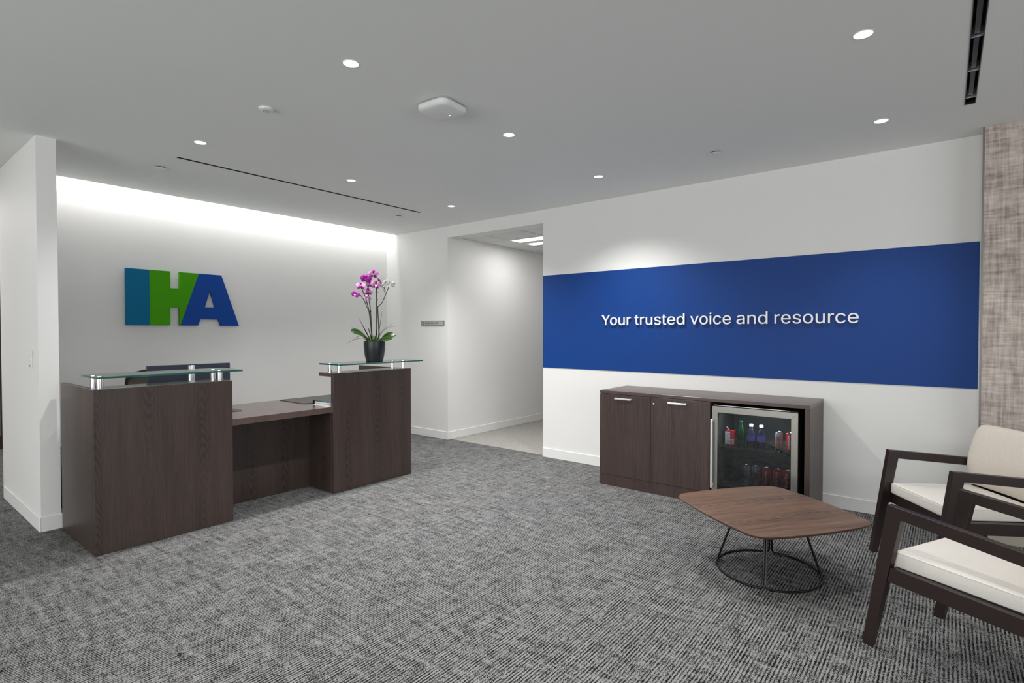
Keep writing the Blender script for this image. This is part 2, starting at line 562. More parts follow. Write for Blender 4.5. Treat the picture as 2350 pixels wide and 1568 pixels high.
# glyph outlines (advance, outlines in thousandths of the type size)
G = {
    'Y': (472, ['237 260 251 293 280 344 381 509 455 509 268 208 268 0 203 0 203 208 16 509 91 509 192 344 222 292']),
    'o': (415, ['207 -8 182 -7 159 -2 137 6 117 16 98 30 82 46 68 64 56 85 46 108 40 133 36 159 34 187 36 216 40 243 46 268 56 291 68 312 82 330 98 346 117 360 137 371 159 378 182 383 207 384 233 383 256 378 278 371 299 360 317 346 333 330 347 312 359 291 369 268 376 243 380 216 381 187 380 159 376 133 369 108 359 85 347 64 333 46 317 30 299 16 278 6 256 -2 233 -7', '207 46 226 48 242 51 257 57 270 66 282 76 292 89 300 102 307 117 312 134 316 151 318 169 319 187 318 206 316 224 312 242 307 258 300 274 292 287 282 300 270 310 257 319 242 325 226 329 207 330 189 329 173 325 158 319 145 310 134 300 124 287 115 274 108 258 103 242 99 224 97 206 96 187 97 169 99 151 103 134 108 117 115 102 124 89 134 76 145 66 158 57 173 51 189 48']),
    'u': (410, ['298 70 297 67 286 47 272 30 257 17 240 7 222 0 203 -4 182 -5 164 -4 146 -1 130 4 115 11 101 20 89 31 78 44 69 59 62 76 57 95 54 116 53 139 53 379 114 379 114 144 115 123 119 105 127 89 137 75 150 64 164 56 181 52 200 50 213 51 226 53 238 57 249 62 259 69 268 77 276 86 283 97 289 109 293 122 295 137 296 153 296 379 357 379 357 0 298 0']),
    'r': (259, ['53 0 53 379 112 379 112 321 115 321 122 335 130 347 140 358 152 367 166 375 181 380 196 384 213 385 229 384 243 384 243 322 230 324 207 326 194 325 182 323 170 319 159 315 149 309 140 301 132 293 126 284 121 273 117 262 114 250 114 237 114 0']),
    't': (227, ['204 379 204 327 6 327 6 379', '65 471 126 471 126 98 127 86 128 76 132 68 136 61 142 56 150 53 159 51 170 50 185 51 202 54 213 2 192 -3 168 -4 145 -3 125 2 107 10 92 21 80 35 72 52 67 71 65 93']),
    's': (365, ['182 -8 163 -7 145 -5 128 -2 112 3 98 10 84 18 72 27 62 38 53 50 45 63 40 78 36 94 94 107 99 92 105 79 114 69 124 60 136 54 150 49 165 46 181 45 200 46 217 50 232 55 244 62 255 71 262 81 267 91 268 103 267 112 265 121 260 129 254 136 246 142 237 147 225 151 212 155 149 170 125 177 104 186 87 196 72 208 61 222 53 237 48 255 47 274 48 290 51 305 57 319 65 332 75 343 87 354 100 363 115 370 131 377 149 381 167 384 187 384 206 384 223 381 239 378 254 372 267 366 279 358 290 349 299 339 307 328 314 316 319 303 324 290 268 277 264 288 258 298 251 307 243 316 232 323 219 328 205 331 187 333 171 332 156 329 143 324 131 317 121 308 114 299 110 289 109 277 110 267 112 258 117 250 124 243 133 237 144 232 157 227 172 223 229 209 254 202 275 194 292 183 306 171 317 158 325 142 330 125 331 107 330 90 326 75 321 61 312 47 302 35 290 24 276 15 260 6 242 0 223 -5 203 -7']),
    'd': (424, ['195 -8 172 -7 151 -2 130 5 111 16 94 29 79 45 66 64 55 84 46 108 39 133 35 160 34 189 35 218 39 245 46 270 55 293 66 313 79 332 95 347 112 361 131 371 151 378 173 383 196 384 213 384 228 381 241 378 253 373 263 367 272 360 280 353 287 346 306 319 311 319 311 509 372 509 372 0 313 0 313 59 307 59 287 31 280 24 272 17 263 10 252 4 241 -1 227 -5 212 -7', '205 47 221 48 236 51 250 57 263 65 274 75 284 86 293 100 299 115 305 132 309 150 311 169 312 189 311 210 309 229 305 247 300 263 293 278 284 291 275 302 263 312 251 320 237 325 221 329 205 330 187 329 172 325 157 319 145 311 133 301 124 290 115 276 108 261 103 245 99 227 97 209 96 189 97 170 99 151 103 133 109 117 115 101 124 88 134 76 145 66 158 57 172 51 188 48']),
    'v': (389, ['195 59 203 87 224 155 305 379 371 379 226 0 163 0 17 379 84 379 165 155 187 87']),
    'i': (167, ['53 0 53 379 114 379 114 0', '84 443 75 444 67 446 60 449 54 455 48 461 44 468 42 475 41 483 42 491 44 499 48 506 54 512 60 517 67 521 75 523 84 524 92 523 100 521 107 517 114 512 119 506 123 499 126 491 126 483 126 475 123 468 119 461 114 455 107 449 100 446 92 444']),
    'c': (396, ['207 -8 182 -7 159 -2 137 6 117 16 98 30 82 46 68 64 56 85 46 108 40 133 36 159 34 187 36 216 40 243 46 268 56 291 68 312 82 330 98 346 117 360 137 371 159 378 182 383 207 384 221 384 234 383 247 380 260 377 272 373 284 368 295 362 305 356 315 349 324 341 332 332 340 322 347 312 353 301 358 289 362 277 303 262 290 289 270 311 242 325 207 330 189 329 173 325 158 319 145 310 134 300 124 287 115 274 108 258 103 242 99 224 97 206 96 187 97 169 99 151 103 134 108 117 115 102 124 89 134 76 145 66 158 57 173 51 189 48 207 46 243 52 271 66 292 89 304 117 363 102 359 90 354 78 348 67 341 56 334 46 325 37 316 29 306 21 296 15 285 9 273 4 261 -1 248 -4 235 -6 221 -8']),
    'e': (404, ['97 221 309 221 307 237 303 254 298 269 291 282 283 294 273 305 263 314 250 321 237 326 222 329 205 330 189 329 173 326 159 321 146 313 135 304 125 294 116 282 109 270 103 256 99 241 97 226', '96 169 97 157 100 139 104 122 110 106 118 92 128 80 139 70 151 61 165 55 179 50 195 47 212 46 224 47 234 48 244 50 254 53 263 56 271 61 278 66 285 73 292 80 297 88 302 96 306 105 365 91 360 77 353 63 345 51 335 39 324 29 311 19 298 11 283 4 266 -1 249 -5 231 -7 212 -8 185 -7 161 -2 138 6 117 16 98 30 82 46 68 64 56 85 46 108 40 132 35 159 34 187 35 215 39 242 46 267 55 290 67 311 81 329 97 346 115 359 135 370 157 378 180 383 205 384 221 384 236 382 251 379 266 374 280 368 294 361 307 351 319 341 331 329 341 315 350 299 357 282 363 263 368 242 370 219 371 194 371 169']),
    'a': (389, ['160 -9 142 -8 126 -5 110 -1 94 5 80 12 68 22 57 32 48 45 40 58 35 73 31 90 30 108 31 123 34 138 38 150 43 161 50 171 58 179 67 187 78 193 89 199 100 203 112 207 125 211 178 220 234 227 265 235 276 255 276 257 275 268 273 279 271 288 267 297 262 304 256 311 248 317 240 322 230 326 220 329 208 330 196 331 183 330 171 329 159 326 149 322 118 301 100 274 41 291 48 308 57 322 67 335 79 346 91 355 104 364 118 370 133 375 148 379 163 382 179 384 194 384 239 379 251 376 263 372 275 367 286 360 296 353 306 343 315 333 322 320 329 306 333 290 336 272 337 251 337 0 277 0 277 52 272 52 252 25 244 18 236 12 226 6 215 1 203 -3 190 -6 176 -8', '170 45 187 46 202 49 216 53 228 59 239 66 248 74 257 83 263 93 269 104 272 115 275 126 276 138 276 190 259 182 231 176 200 171 175 168 134 159 125 155 117 150 110 145 103 139 98 132 95 124 93 115 92 105 92 95 94 87 98 79 102 72 107 66 114 61 121 56 130 52 139 49 149 47 159 46']),
    'n': (410, ['114 227 114 0 53 0 53 379 112 379 112 287 102 287 112 312 124 332 137 349 152 362 169 372 187 379 207 383 227 384 246 383 264 380 280 376 295 369 309 360 321 349 332 336 341 321 348 304 353 285 356 264 357 240 357 0 296 0 296 235 295 256 290 275 283 291 273 304 260 315 246 323 229 328 210 329 197 328 184 326 172 322 161 317 150 311 141 303 133 293 126 283 121 271 117 257 114 243']),
    'R': (449, ['125 255 234 255 252 256 269 258 284 262 298 267 309 273 319 281 327 290 334 300 339 312 342 324 344 338 345 352 344 367 342 380 339 393 334 405 327 415 319 425 309 433 298 440 284 445 269 449 252 451 233 452 125 452', '125 198 125 0 60 0 60 509 236 509 264 507 290 504 313 497 333 489 351 478 367 465 380 450 390 433 399 415 405 395 408 374 409 352 408 330 405 309 399 290 390 271 380 255 367 240 351 228 333 217 312 209 289 203 264 199 236 198', '353 0 230 229 303 229 428 0']),
    'O': (533, ['267 -7 235 -5 205 1 177 11 150 25 126 42 105 63 86 88 70 115 57 146 48 179 42 215 40 254 42 293 48 329 57 362 70 393 86 421 105 445 126 466 150 484 177 498 205 508 235 514 267 516 299 514 329 508 357 498 384 484 408 466 429 445 448 421 464 393 477 362 486 329 491 293 493 254 491 215 486 179 477 146 464 115 448 88 429 63 408 42 384 25 357 11 329 1 299 -5', '267 53 289 54 310 59 330 66 349 76 367 89 383 105 396 123 408 144 418 168 425 194 429 223 430 254 429 286 425 314 418 341 408 365 396 386 383 404 367 420 349 433 330 443 310 450 289 454 267 456 245 454 223 450 203 443 184 433 167 420 151 404 137 385 125 364 116 340 109 314 105 285 103 254 105 223 109 194 116 168 125 144 137 123 151 105 167 89 184 76 203 66 223 59 245 54']),
    'M': (628, ['120 435 120 416 121 372 122 328 122 291 122 0 60 0 60 509 152 509 277 187 287 159 299 123 311 84 315 73 318 83 330 121 342 158 352 187 476 509 568 509 568 0 504 0 504 291 504 327 505 369 506 413 507 436 498 409 482 363 467 322 456 291 342 0 286 0 170 291 159 321 145 361 129 408']),
    'S': (447, ['224 -9 197 -8 172 -4 149 1 128 9 108 19 91 31 76 45 64 60 54 77 46 96 41 115 38 137 104 137 107 123 110 110 116 98 123 88 132 79 142 71 154 64 166 59 180 55 194 52 209 50 224 49 241 50 257 52 272 55 286 60 299 66 311 74 321 82 329 92 336 102 341 114 345 126 346 139 345 151 342 161 338 171 332 179 325 186 316 193 307 199 296 205 245 222 184 239 154 249 128 260 105 274 86 289 71 307 60 326 54 348 52 372 53 393 58 413 65 431 75 448 87 463 102 476 119 488 138 498 158 506 180 511 203 514 227 516 252 514 275 511 296 505 316 498 334 488 351 476 365 463 377 449 387 433 394 415 399 397 401 378 337 378 334 396 326 412 316 426 302 437 286 447 267 453 247 457 225 459 209 458 194 456 180 452 167 448 156 442 145 435 136 427 129 418 123 409 118 398 116 387 115 376 116 363 119 352 124 342 131 334 139 326 148 319 158 313 169 308 212 293 264 279 312 264 324 258 336 252 347 245 359 238 369 229 379 220 387 209 395 198 401 185 405 171 407 155 408 139 407 118 403 99 396 81 386 64 374 48 360 34 343 21 323 11 302 2 278 -4 252 -8']),
    '2': (453, ['64 0 64 47 234 229 282 282 291 294 299 305 305 316 311 327 315 337 318 348 320 360 320 371 319 385 317 397 313 408 308 419 301 428 293 436 283 443 273 449 262 454 250 457 237 459 224 460 209 459 196 457 184 453 172 447 162 441 153 433 145 424 139 413 134 402 130 390 128 376 127 362 66 362 67 384 71 405 77 424 86 442 98 459 111 473 126 486 143 496 162 505 182 511 203 514 225 516 247 514 268 511 288 505 306 497 323 486 337 474 350 461 361 445 370 428 376 411 380 392 381 372 380 358 378 345 375 331 371 318 365 304 357 290 347 275 336 259 322 241 306 223 288 202 267 180 153 60 153 57 389 57 389 0']),
    '0': (453, ['227 -7 199 -5 174 1 151 11 130 24 111 41 95 62 80 86 69 113 60 144 53 178 49 214 48 254 49 294 53 330 60 364 69 395 81 422 95 447 112 467 130 484 151 498 174 508 200 514 227 516 254 514 279 508 302 498 323 484 342 467 358 447 372 422 384 395 393 364 400 330 404 294 405 254 404 214 400 178 393 144 384 113 373 86 359 62 342 41 323 24 302 11 279 1 254 -5', '227 50 245 51 261 56 276 63 290 74 303 87 313 103 323 122 330 144 336 168 340 194 343 223 344 254 343 285 340 314 336 341 330 365 323 387 313 405 303 422 290 435 276 446 261 453 245 458 227 460 209 458 192 453 177 446 163 435 151 422 140 405 131 387 123 365 117 341 113 314 110 285 109 254 110 223 113 194 117 168 123 144 131 122 140 103 151 87 163 74 177 63 192 56 209 51']),
    '1': (453, ['76 0 76 55 391 55 391 0', '276 509 276 0 212 0 212 448 209 448 86 358 86 427 198 509']),
    '5': (453, ['221 -7 199 -6 178 -2 159 3 140 11 123 21 108 32 94 45 83 60 73 76 66 93 62 111 60 130 122 130 124 119 127 108 132 98 138 89 145 80 154 73 163 66 173 60 184 56 196 52 208 50 221 50 236 51 250 53 264 58 276 64 288 72 298 82 307 92 314 104 320 117 324 131 327 146 328 162 327 178 324 193 320 208 314 221 306 233 297 244 286 254 275 262 262 269 248 273 233 276 218 277 205 276 192 275 180 272 167 268 156 264 145 258 136 252 128 246 67 253 96 509 366 509 366 452 151 452 134 301 136 301 145 308 155 315 166 320 178 325 190 329 203 331 216 333 229 334 247 333 263 330 279 326 294 321 308 314 321 306 334 296 345 285 355 273 364 260 372 246 379 231 384 215 388 199 390 181 391 163 390 139 385 117 379 95 369 76 357 57 343 41 327 27 309 15 289 6 268 -1 245 -5']),
    '-': (453, ['337 244 337 188 114 188 114 244']),
    'C': (510, ['267 -7 235 -5 205 1 177 11 150 25 126 42 104 63 86 88 70 115 57 146 48 179 42 215 40 254 42 293 48 329 57 362 70 393 86 421 104 445 126 466 150 484 177 498 205 508 235 514 267 516 286 515 305 513 323 509 340 504 357 498 373 490 388 481 402 471 415 460 427 447 438 433 448 418 456 402 463 385 469 367 473 348 408 348 405 361 401 373 395 384 389 395 382 404 375 413 366 421 357 428 348 435 337 440 327 445 315 449 304 452 292 454 280 455 267 456 245 454 223 450 203 443 184 432 166 419 150 403 137 385 125 364 116 340 109 314 105 285 103 254 105 223 109 194 116 168 125 145 137 123 151 105 166 89 184 76 203 66 223 59 245 54 267 53 280 53 292 55 304 57 315 60 327 64 337 69 348 74 357 81 366 88 375 96 382 105 389 114 395 125 401 136 405 148 408 160 473 160 469 142 463 124 457 107 448 91 438 76 428 62 416 49 402 38 388 28 373 19 357 11 341 5 323 0 305 -4 286 -6']),
    'l': (189, ['139 -2 119 -1 101 3 86 10 74 20 65 33 58 47 54 65 53 84 53 509 114 509 114 99 114 87 115 77 117 68 120 62 124 58 130 54 137 53 146 52 160 53 170 54 181 3 162 -1']),
    'k': (381, ['110 137 110 212 121 212 284 379 360 379 184 199 177 199', '53 0 53 509 114 509 114 0', '294 0 148 186 191 229 372 0']),
}

GC = {}


def glyph_mesh(ch, depth, shear=0.0, weight=0.0):
    """solid letter in the local XY plane, front face at z = depth"""
    key = (ch, depth, shear, weight)
    if key in GC:
        return GC[key]
    cont = []
    for s in G[ch][1]:
        q = list(map(int, s.split()))
        pts = [(x / 1000, y / 1000) for x, y in zip(q[0::2], q[1::2])]
        ar = sum(p[0] * r[1] - r[0] * p[1] for p, r in zip(pts, pts[1:] + pts[:1])) / 2
        cont.append((ar, pts))
    sign = max(cont, key=lambda c: abs(c[0]))[0]
    outers = [c for c in cont if c[0] * sign > 0]
    holes = [c[1] for c in cont if c[0] * sign < 0]
    verts, faces = [], []
    for oi, (ar, pts) in enumerate(outers):     # overlapping strokes of one glyph are filled one by one
        cu = bpy.data.curves.new('glyph', 'CURVE')
        cu.dimensions = '2D'
        cu.fill_mode = 'BOTH'
        cu.extrude = depth / 2
        cu.offset = weight
        for loop in [pts] + (holes if (ar, pts) == max(outers, key=lambda c: abs(c[0])) else []):
            sp = cu.splines.new('POLY')
            sp.points.add(len(loop) - 1)
            for p, (x, y) in zip(sp.points, loop):
                p.co = (x + shear * y, y, 0, 1)
            sp.use_cyclic_u = True
        o = bpy.data.objects.new('glyph', cu)
        COL.objects.link(o)
        me = bpy.data.meshes.new_from_object(o.evaluated_get(bpy.context.evaluated_depsgraph_get()))
        bpy.data.objects.remove(o)
        k0 = len(verts)
        verts += [(v.co.x, v.co.y, (v.co.z + depth / 2) * (1 - 0.04 * oi)) for v in me.vertices]
        faces += [tuple(k0 + i for i in p.vertices) for p in me.polygons]
        bpy.data.meshes.remove(me)
    GC[key] = (verts, faces)
    return GC[key]


def glyph_bm(bm, ch, fn, depth, shear=0.0, weight=0.0, mat=0):
    vs, fs = glyph_mesh(ch, depth, shear, weight)
    V = [bm.verts.new(fn(*v)) for v in vs]
    for f in fs:
        try:
            bm.faces.new([V[i] for i in f]).material_index = mat
        except ValueError:
            pass
    bmesh.ops.remove_doubles(bm, verts=V, dist=1e-6)
    return bm

# ------------------------------------------------------------------ the room
YC = 5.954                                        # ceiling edge at the light cove
DY0, DY1, DZ = 3.469, 4.954, 2.576                # corridor opening in the right wall
XS0, XS1, YS1 = 0.880, 0.990, 4.852               # stub wall left of the desk
FX, FY = 4.728, -0.183                            # face and end of the fabric-covered wall

struct('floor', box(B(), XW - 0.2, 4.955, YS - 0.2, 9.4, -0.12, 0.0), M['carpet'])
struct('floor_corridor', box(B(), 4.957, 9.2, 3.2, 5.1, -0.12, -0.001), M['carpet2'])

# ceiling with two open slots and the open light cove
SLOT1 = (1.672, 4.136, 4.607, 4.640)              # long thin slot over the desk
SLOT2 = (1.20, 4.194, -0.120, -0.074)             # wide slot at the right
xs = sorted({XW - 0.2, SLOT2[0], SLOT1[0], SLOT1[1], SLOT2[1], 5.06})
ys = sorted({YS - 0.2, SLOT2[2], SLOT2[3], SLOT1[2], SLOT1[3], YC})
bm = B()
for i in range(len(xs) - 1):
    for j in range(len(ys) - 1):
        cx, cy = (xs[i] + xs[i + 1]) / 2, (ys[j] + ys[j + 1]) / 2
        if any(s[0] < cx < s[1] and s[2] < cy < s[3] for s in (SLOT1, SLOT2)):
            continue
        box(bm, xs[i], xs[i + 1], ys[j], ys[j + 1], H, H + 0.02)
bmesh.ops.remove_doubles(bm, verts=bm.verts, dist=1e-5)
box(bm, XW - 0.2, XS1 - 0.02, YC, 9.4, H, H + 0.02)            # over the back corridor
box(bm, XS1 - 0.02, XR + 0.1, YC, YC + 0.018, H, H + 0.30)     # cove fascia
box(bm, XS1 - 0.02, XR + 0.1, YC, YB + 0.12, H + 0.28, H + 0.30)
struct('ceiling', bm, M['ceiling'])

bm = B()
box(bm, XS0 + 0.02, 5.06, YB, YB + 0.14, 0, H + 0.29)
struct('wall_back', bm, M['wall'])
bm = B()
box(bm, XS0, XS1, YS1, 6.10, 0, H + 0.001)
box(bm, XS0 + 0.02, XS1, 6.10, YB + 0.02, 0, H + 0.29)
struct('wall_left', bm, M['wall'])
bm = B()
prism(bm, [(-0.6, 0), (DY0, 0), (DY0, DZ), (DY1, DZ), (DY1, 0), (YB + 0.01, 0), (YB + 0.01, H + 0.275), (YC + 0.02, H + 0.275), (YC + 0.02, H + 0.01), (-0.6, H + 0.01)], 'x', XR, 5.06)
struct('wall_right', bm, M['wall'])
bm = B()
box(bm, FX, XR - 0.001, YS, FY, 0.105, H, bev=0.004)
struct('wall_front_right', bm, M['fabric_wall'])
# unseen walls behind the camera, each with a long window opening
bm = B()
wz0, wz1 = 0.55, 2.55
box(bm, XW - 0.2, 5.0, YS - 0.2, YS, 0, wz0)
box(bm, XW - 0.2, 5.0, YS - 0.2, YS, wz1, H + 0.01)
box(bm, XW - 0.2, -2.85, YS - 0.2, YS, wz0, wz1)
box(bm, 3.25, 5.0, YS - 0.2, YS, wz0, wz1)
struct('wall_south', bm, M['wall'])
bm = B()
box(bm, XW - 0.2, XW, YS, 9.4, 0, wz0)
box(bm, XW - 0.2, XW, YS, 9.4, wz1, H + 0.01)
box(bm, XW - 0.2, XW, YS, -1.15, wz0, wz1)
box(bm, XW - 0.2, XW, 4.95, 9.4, wz0, wz1)
struct('wall_west', bm, M['wall'])


def window(name, ax, at, a0, a1):
    """dark aluminium frame with mullions, one pane per bay"""
    fr = B()
    n = 4

    def bar(p0, p1, z0, z1):
        if ax == 'y':
            box(fr, p0, p1, at - 0.10, at - 0.04, z0, z1)
        else:
            box(fr, at - 0.10, at - 0.04, p0, p1, z0, z1)
    bar(a0, a1, wz0, wz0 + 0.05)
    bar(a0, a1, wz1 - 0.05, wz1)
    for k in range(n + 1):
        c = a0 + (a1 - a0) * k / n
        bar(c - 0.03 if k else a0, c + 0.03 if k < n else a1, wz0 + 0.05, wz1 - 0.05)
    w = obj(name, fr, M['satin'], kind='structure')
    for k in range(n):
        p0, p1 = a0 + (a1 - a0) * k / n + 0.03, a0 + (a1 - a0) * (k + 1) / n - 0.03
        g = B()
        if ax == 'y':
            box(g, p0, p1, at - 0.075, at - 0.065, wz0 + 0.05, wz1 - 0.05)
        else:
            box(g, at - 0.075, at - 0.065, p0, p1, wz0 + 0.05, wz1 - 0.05)
        obj('pane', g, M['pane'], w)


window('unseen_window_1', 'y', YS, -2.85, 3.25)  # both windows are unseen, added to frame the fill lights
window('unseen_window_2', 'x', XW, -1.15, 4.95)

# corridor beyond the opening
struct('wall_corridor', box(B(), 5.06, 9.2, DY1, DY1 + 0.12, 0, 2.75), M['wall'])
struct('wall_corridor_near', box(B(), 5.058, 9.2, 3.25, 3.40, 0, 2.75), M['wall'])
struct('wall_corridor_end', box(B(), 9.0, 9.2, 3.40, DY1, 0, 2.75), M['wall'])
TZ = 2.597
bm = B()
TX = [5.058, 5.627, 6.197, 6.767, 7.337, 7.907, 8.477, 9.0]
TY = [3.40, 3.425, 4.000, 4.575, 4.954]
box(bm, TX[0], TX[-1], TY[0], TY[-1], TZ + 0.03, TZ + 0.05)
ceil2 = struct('ceiling_corridor', bm, M['tile'])
for i in range(len(TX) - 1):
    for j in range(1, len(TY) - 1):
        if i % 3 == 1 and j == 2:
            continue                                       # a troffer sits here
        obj('ceiling_tile', box(B(), TX[i] + 0.012, TX[i + 1] - 0.012, TY[j] + 0.012, TY[j + 1] - 0.012, TZ + 0.004, TZ + 0.02, bev=0.003, seg=1), M['tile'], ceil2)
bm = B()
for x in TX[1:-1]:
    box(bm, x - 0.012, x + 0.012, TY[0], TY[-1], TZ, TZ + 0.012)
for y in TY[1:-1]:
    box(bm, TX[0], TX[-1], y - 0.012, y + 0.012, TZ, TZ + 0.0115)
box(bm, TX[0], TX[-1], DY1 - 0.022, DY1, TZ - 0.002, TZ + 0.013)
box(bm, TX[0], TX[0] + 0.022, TY[0], TY[-1], TZ - 0.002, TZ + 0.0125)
obj('ceiling_grid', bm, M['grid'], ceil2)
for k, x in enumerate((TX[1], TX[4])):
    t = thing('troffer', ('bright square troffer in the tiled ceiling just inside the corridor opening', 'bright square troffer farther along the corridor, hidden from the lobby')[k], 'ceiling light', (x, 4.0, TZ))
    f = B()
    for a in ((0.013, 0.56, 0.013, 0.035), (0.013, 0.56, 0.540, 0.562), (0.013, 0.035, 0.035, 0.54), (0.538, 0.56, 0.035, 0.54)):
        box(f, a[0], a[1], a[2], a[3], -0.002, 0.02)
    obj('frame', f, M['white_plastic'], t)
    obj('diffuser', box(B(), 0.035, 0.215, 0.035, 0.54, 0.004, 0.016), M['troffer'], t)
    obj('diffuser', box(B(), 0.355, 0.538, 0.035, 0.54, 0.004, 0.016), M['troffer'], t)
    obj('center_basket', box(B(), 0.215, 0.355, 0.035, 0.54, -0.006, 0.014), M['white_plastic'], t)

# baseboards
BH = 0.102


def baseboard(name, *segs, mat='base'):
    bm = B()
    for s in segs:
        box(bm, *s, 0.0, BH, bev=0.003, seg=1)
    struct(name, bm, M[mat])


T = 0.010
baseboard('baseboard_right', (XR - T, XR, FY, DY0), (XR - T, XR, DY1, YB))
baseboard('baseboard_corridor', (XR - T, 9.0, DY1 - T, DY1))
baseboard('baseboard_back', (XS1, XR - T, YB - T, YB))
baseboard('baseboard_left', (XS0 - T, XS0, YS1 - T, 6.10), (XS0, XS1 + T, YS1 - T, YS1), (XS1, XS1 + T, YS1, YB - T))
baseboard('baseboard_front_right', (FX, XR - 0.001, YS, FY), mat='taupe_base')
# metal edge trim of the wallcovering
struct('trim_1', box(B(), FX - 0.002, FX + 0.012, FY - 0.004, FY + 0.006, BH, H), M['sign_frame'])

# back corridor seen past the stub wall: fabric wall and a dark framed glazed door
bm = B()
box(bm, -4.0, 4.0, 8.72, 8.9, 0, H)
struct('wall_north', bm, M['fabric_wall'])
box(bm := B(), 3.0, 3.15, YB + 0.14, 8.72, 0, H)
struct('wall_back_corridor', bm, M['wall'])
d = B()
box(d, 0.30, 0.40, 8.66, 8.72, 0.0, 2.14)
box(d, 1.225, 1.33, 8.66, 8.72, 0.0, 2.14)
box(d, 0.40, 1.225, 8.66, 8.72, 2.02, 2.14)
box(d, 0.40, 1.225, 8.67, 8.72, 0.0, 0.16)
box(d, 0.40, 1.225, 8.67, 8.72, 0.95, 1.01)
dr = struct('door_1', d, M['dark_frame'])
obj('lit_sheet', box(B(), 0.40, 1.225, 8.695, 8.71, 0.16, 2.02), M['lit_glass'], dr)  # pale sheet behind the pane stands for lit glass
obj('door_glass', box(B(), 0.40, 1.225, 8.684, 8.690, 0.16, 2.02), M['pane'], dr)
obj('handle', tube(B(), [(1.18, 8.64, 0.62), (1.18, 8.64, 1.4)], 0.012), M['satin'], dr)
baseboard('baseboard_north', (1.33, 3.0, 8.70, 8.72), mat='dark_frame')

# painted blue band on the right wall
BZ0, BZ1 = 0.9887, 1.9976
o = obj('accent_band', box(B(), XR - 0.004, XR - 0.0002, FY + 0.008, DY0 - 0.0005, BZ0, BZ1), M['blue'])
tag(o, 'wide navy blue band painted across the white right wall', 'wall band')

# ------------------------------------------------------------------ ceiling fittings
DL_LABEL = [
    'recessed round downlight nearest the top left of the ceiling, in front of the smoke detector',
    'recessed round downlight just right of the square wireless access point',
    'recessed round downlight above the left part of the navy band, beside the long white wall',
    'recessed round downlight left of the end of the thin black ceiling slot',
    'recessed round downlight in front of the middle of the thin black ceiling slot',
    'small far recessed downlight beyond the right end of the thin black slot',
    'largest recessed downlight at upper right, left of the wide black slot',
    'recessed downlight at right above the white wall, below the wide black slot end',
]


def make_downlight():
    t = thing('downlight', DL_LABEL[0], 'ceiling light', (0, 0, H), group='recessed downlights')
    obj('trim_ring', lathe(B(), [(0.0375, 0.004), (0.0375, -0.001), (0.0385, -0.003), (0.041, -0.0025), (0.042, 0.001), (0.042, 0.004)], seg=32), M['white_plastic'], t, smooth=40)
    obj('lens', lathe(B(), [(0.0, -0.0015), (0.0378, -0.0015), (0.0378, 0.004), (0.0, 0.004)], seg=32), M['lens'], t, smooth=40)
    return t


dl0 = make_downlight()
for i, (x, y) in enumerate(DOWN):
    lab = DL_LABEL[i] if i < len(DL_LABEL) else 'recessed downlight of the lobby ceiling outside the photograph, row %s' % ('left of the view' if x < 1 and y > 0 or i == 8 else 'behind the camera')
    if i == 0:
        dl0.location = (x, y, H)
    elif i < 8:
        dup(dl0, (x, y, H), 0, lab, 'recessed downlights')
NAMES = {8: 'recessed downlight just above the top left of the view, nearest the camera', 9: 'recessed downlight out of view left of the smoke detector', 10: 'recessed downlight out of view almost straight above the camera',
         11: 'recessed downlight behind the camera, second from left in the rear row', 12: 'recessed downlight behind the camera, third from left in the rear row', 13: 'recessed downlight behind the camera, leftmost of the rear row', 14: 'recessed downlight behind the camera, beside the taupe fabric wall'}
for i in range(8, len(DOWN)):
    dup(dl0, (DOWN[i][0], DOWN[i][1], H), 0, NAMES[i], 'recessed downlights')

# smoke detector
t = thing('smoke_detector', 'small round white smoke detector left of the square access point on the ceiling', 'smoke detector', (1.643, 3.20, H))
obj('base', lathe(B(), [(0.041, 0.0), (0.041, -0.007), (0.039, -0.010), (0.0, -0.010)], seg=36), M['white_plastic'], t, smooth=40)
obj('chamber', lathe(B(), [(0.038, -0.009), (0.037, -0.013), (0.028, -0.0165), (0.018, -0.018), (0.0, -0.018)], seg=36), M['white_plastic'], t, smooth=50)
bm = B()
for k in range(10):
    a = 2 * PI * k / 10
    box(bm, 0.013 * math.cos(a) - 0.0022, 0.013 * math.cos(a) + 0.0022, 0.013 * math.sin(a) - 0.0022, 0.013 * math.sin(a) + 0.003, -0.0187, -0.0170)
obj('vent_slots', bm, M['sign_frame'], t)
# wireless access point
t = thing('access_point', 'large rounded square white wireless access point on the ceiling', 'access point', (2.268, 2.338, H), R(4))


def rsq(a, r, n=6):
    pts = []
    for q, (sx, sy) in enumerate(((1, 1), (-1, 1), (-1, -1), (1, -1))):
        for k in range(n + 1):
            an = q * PI / 2 + k / n * PI / 2
            pts.append((sx * (a - r) + r * math.cos(an), sy * (a - r) + r * math.sin(an)))
    return pts


def stack(bm, loops):
    rings = [[bm.verts.new((x, y, z)) for x, y in pts] for pts, z in loops]
    for a, b in zip(rings, rings[1:]):
        for k in range(len(a)):
            bm.faces.new((a[k], a[(k + 1) % len(a)], b[(k + 1) % len(a)], b[k]))
    bm.faces.new(rings[0])
    bm.faces.new(rings[-1][::-1])
    return bm


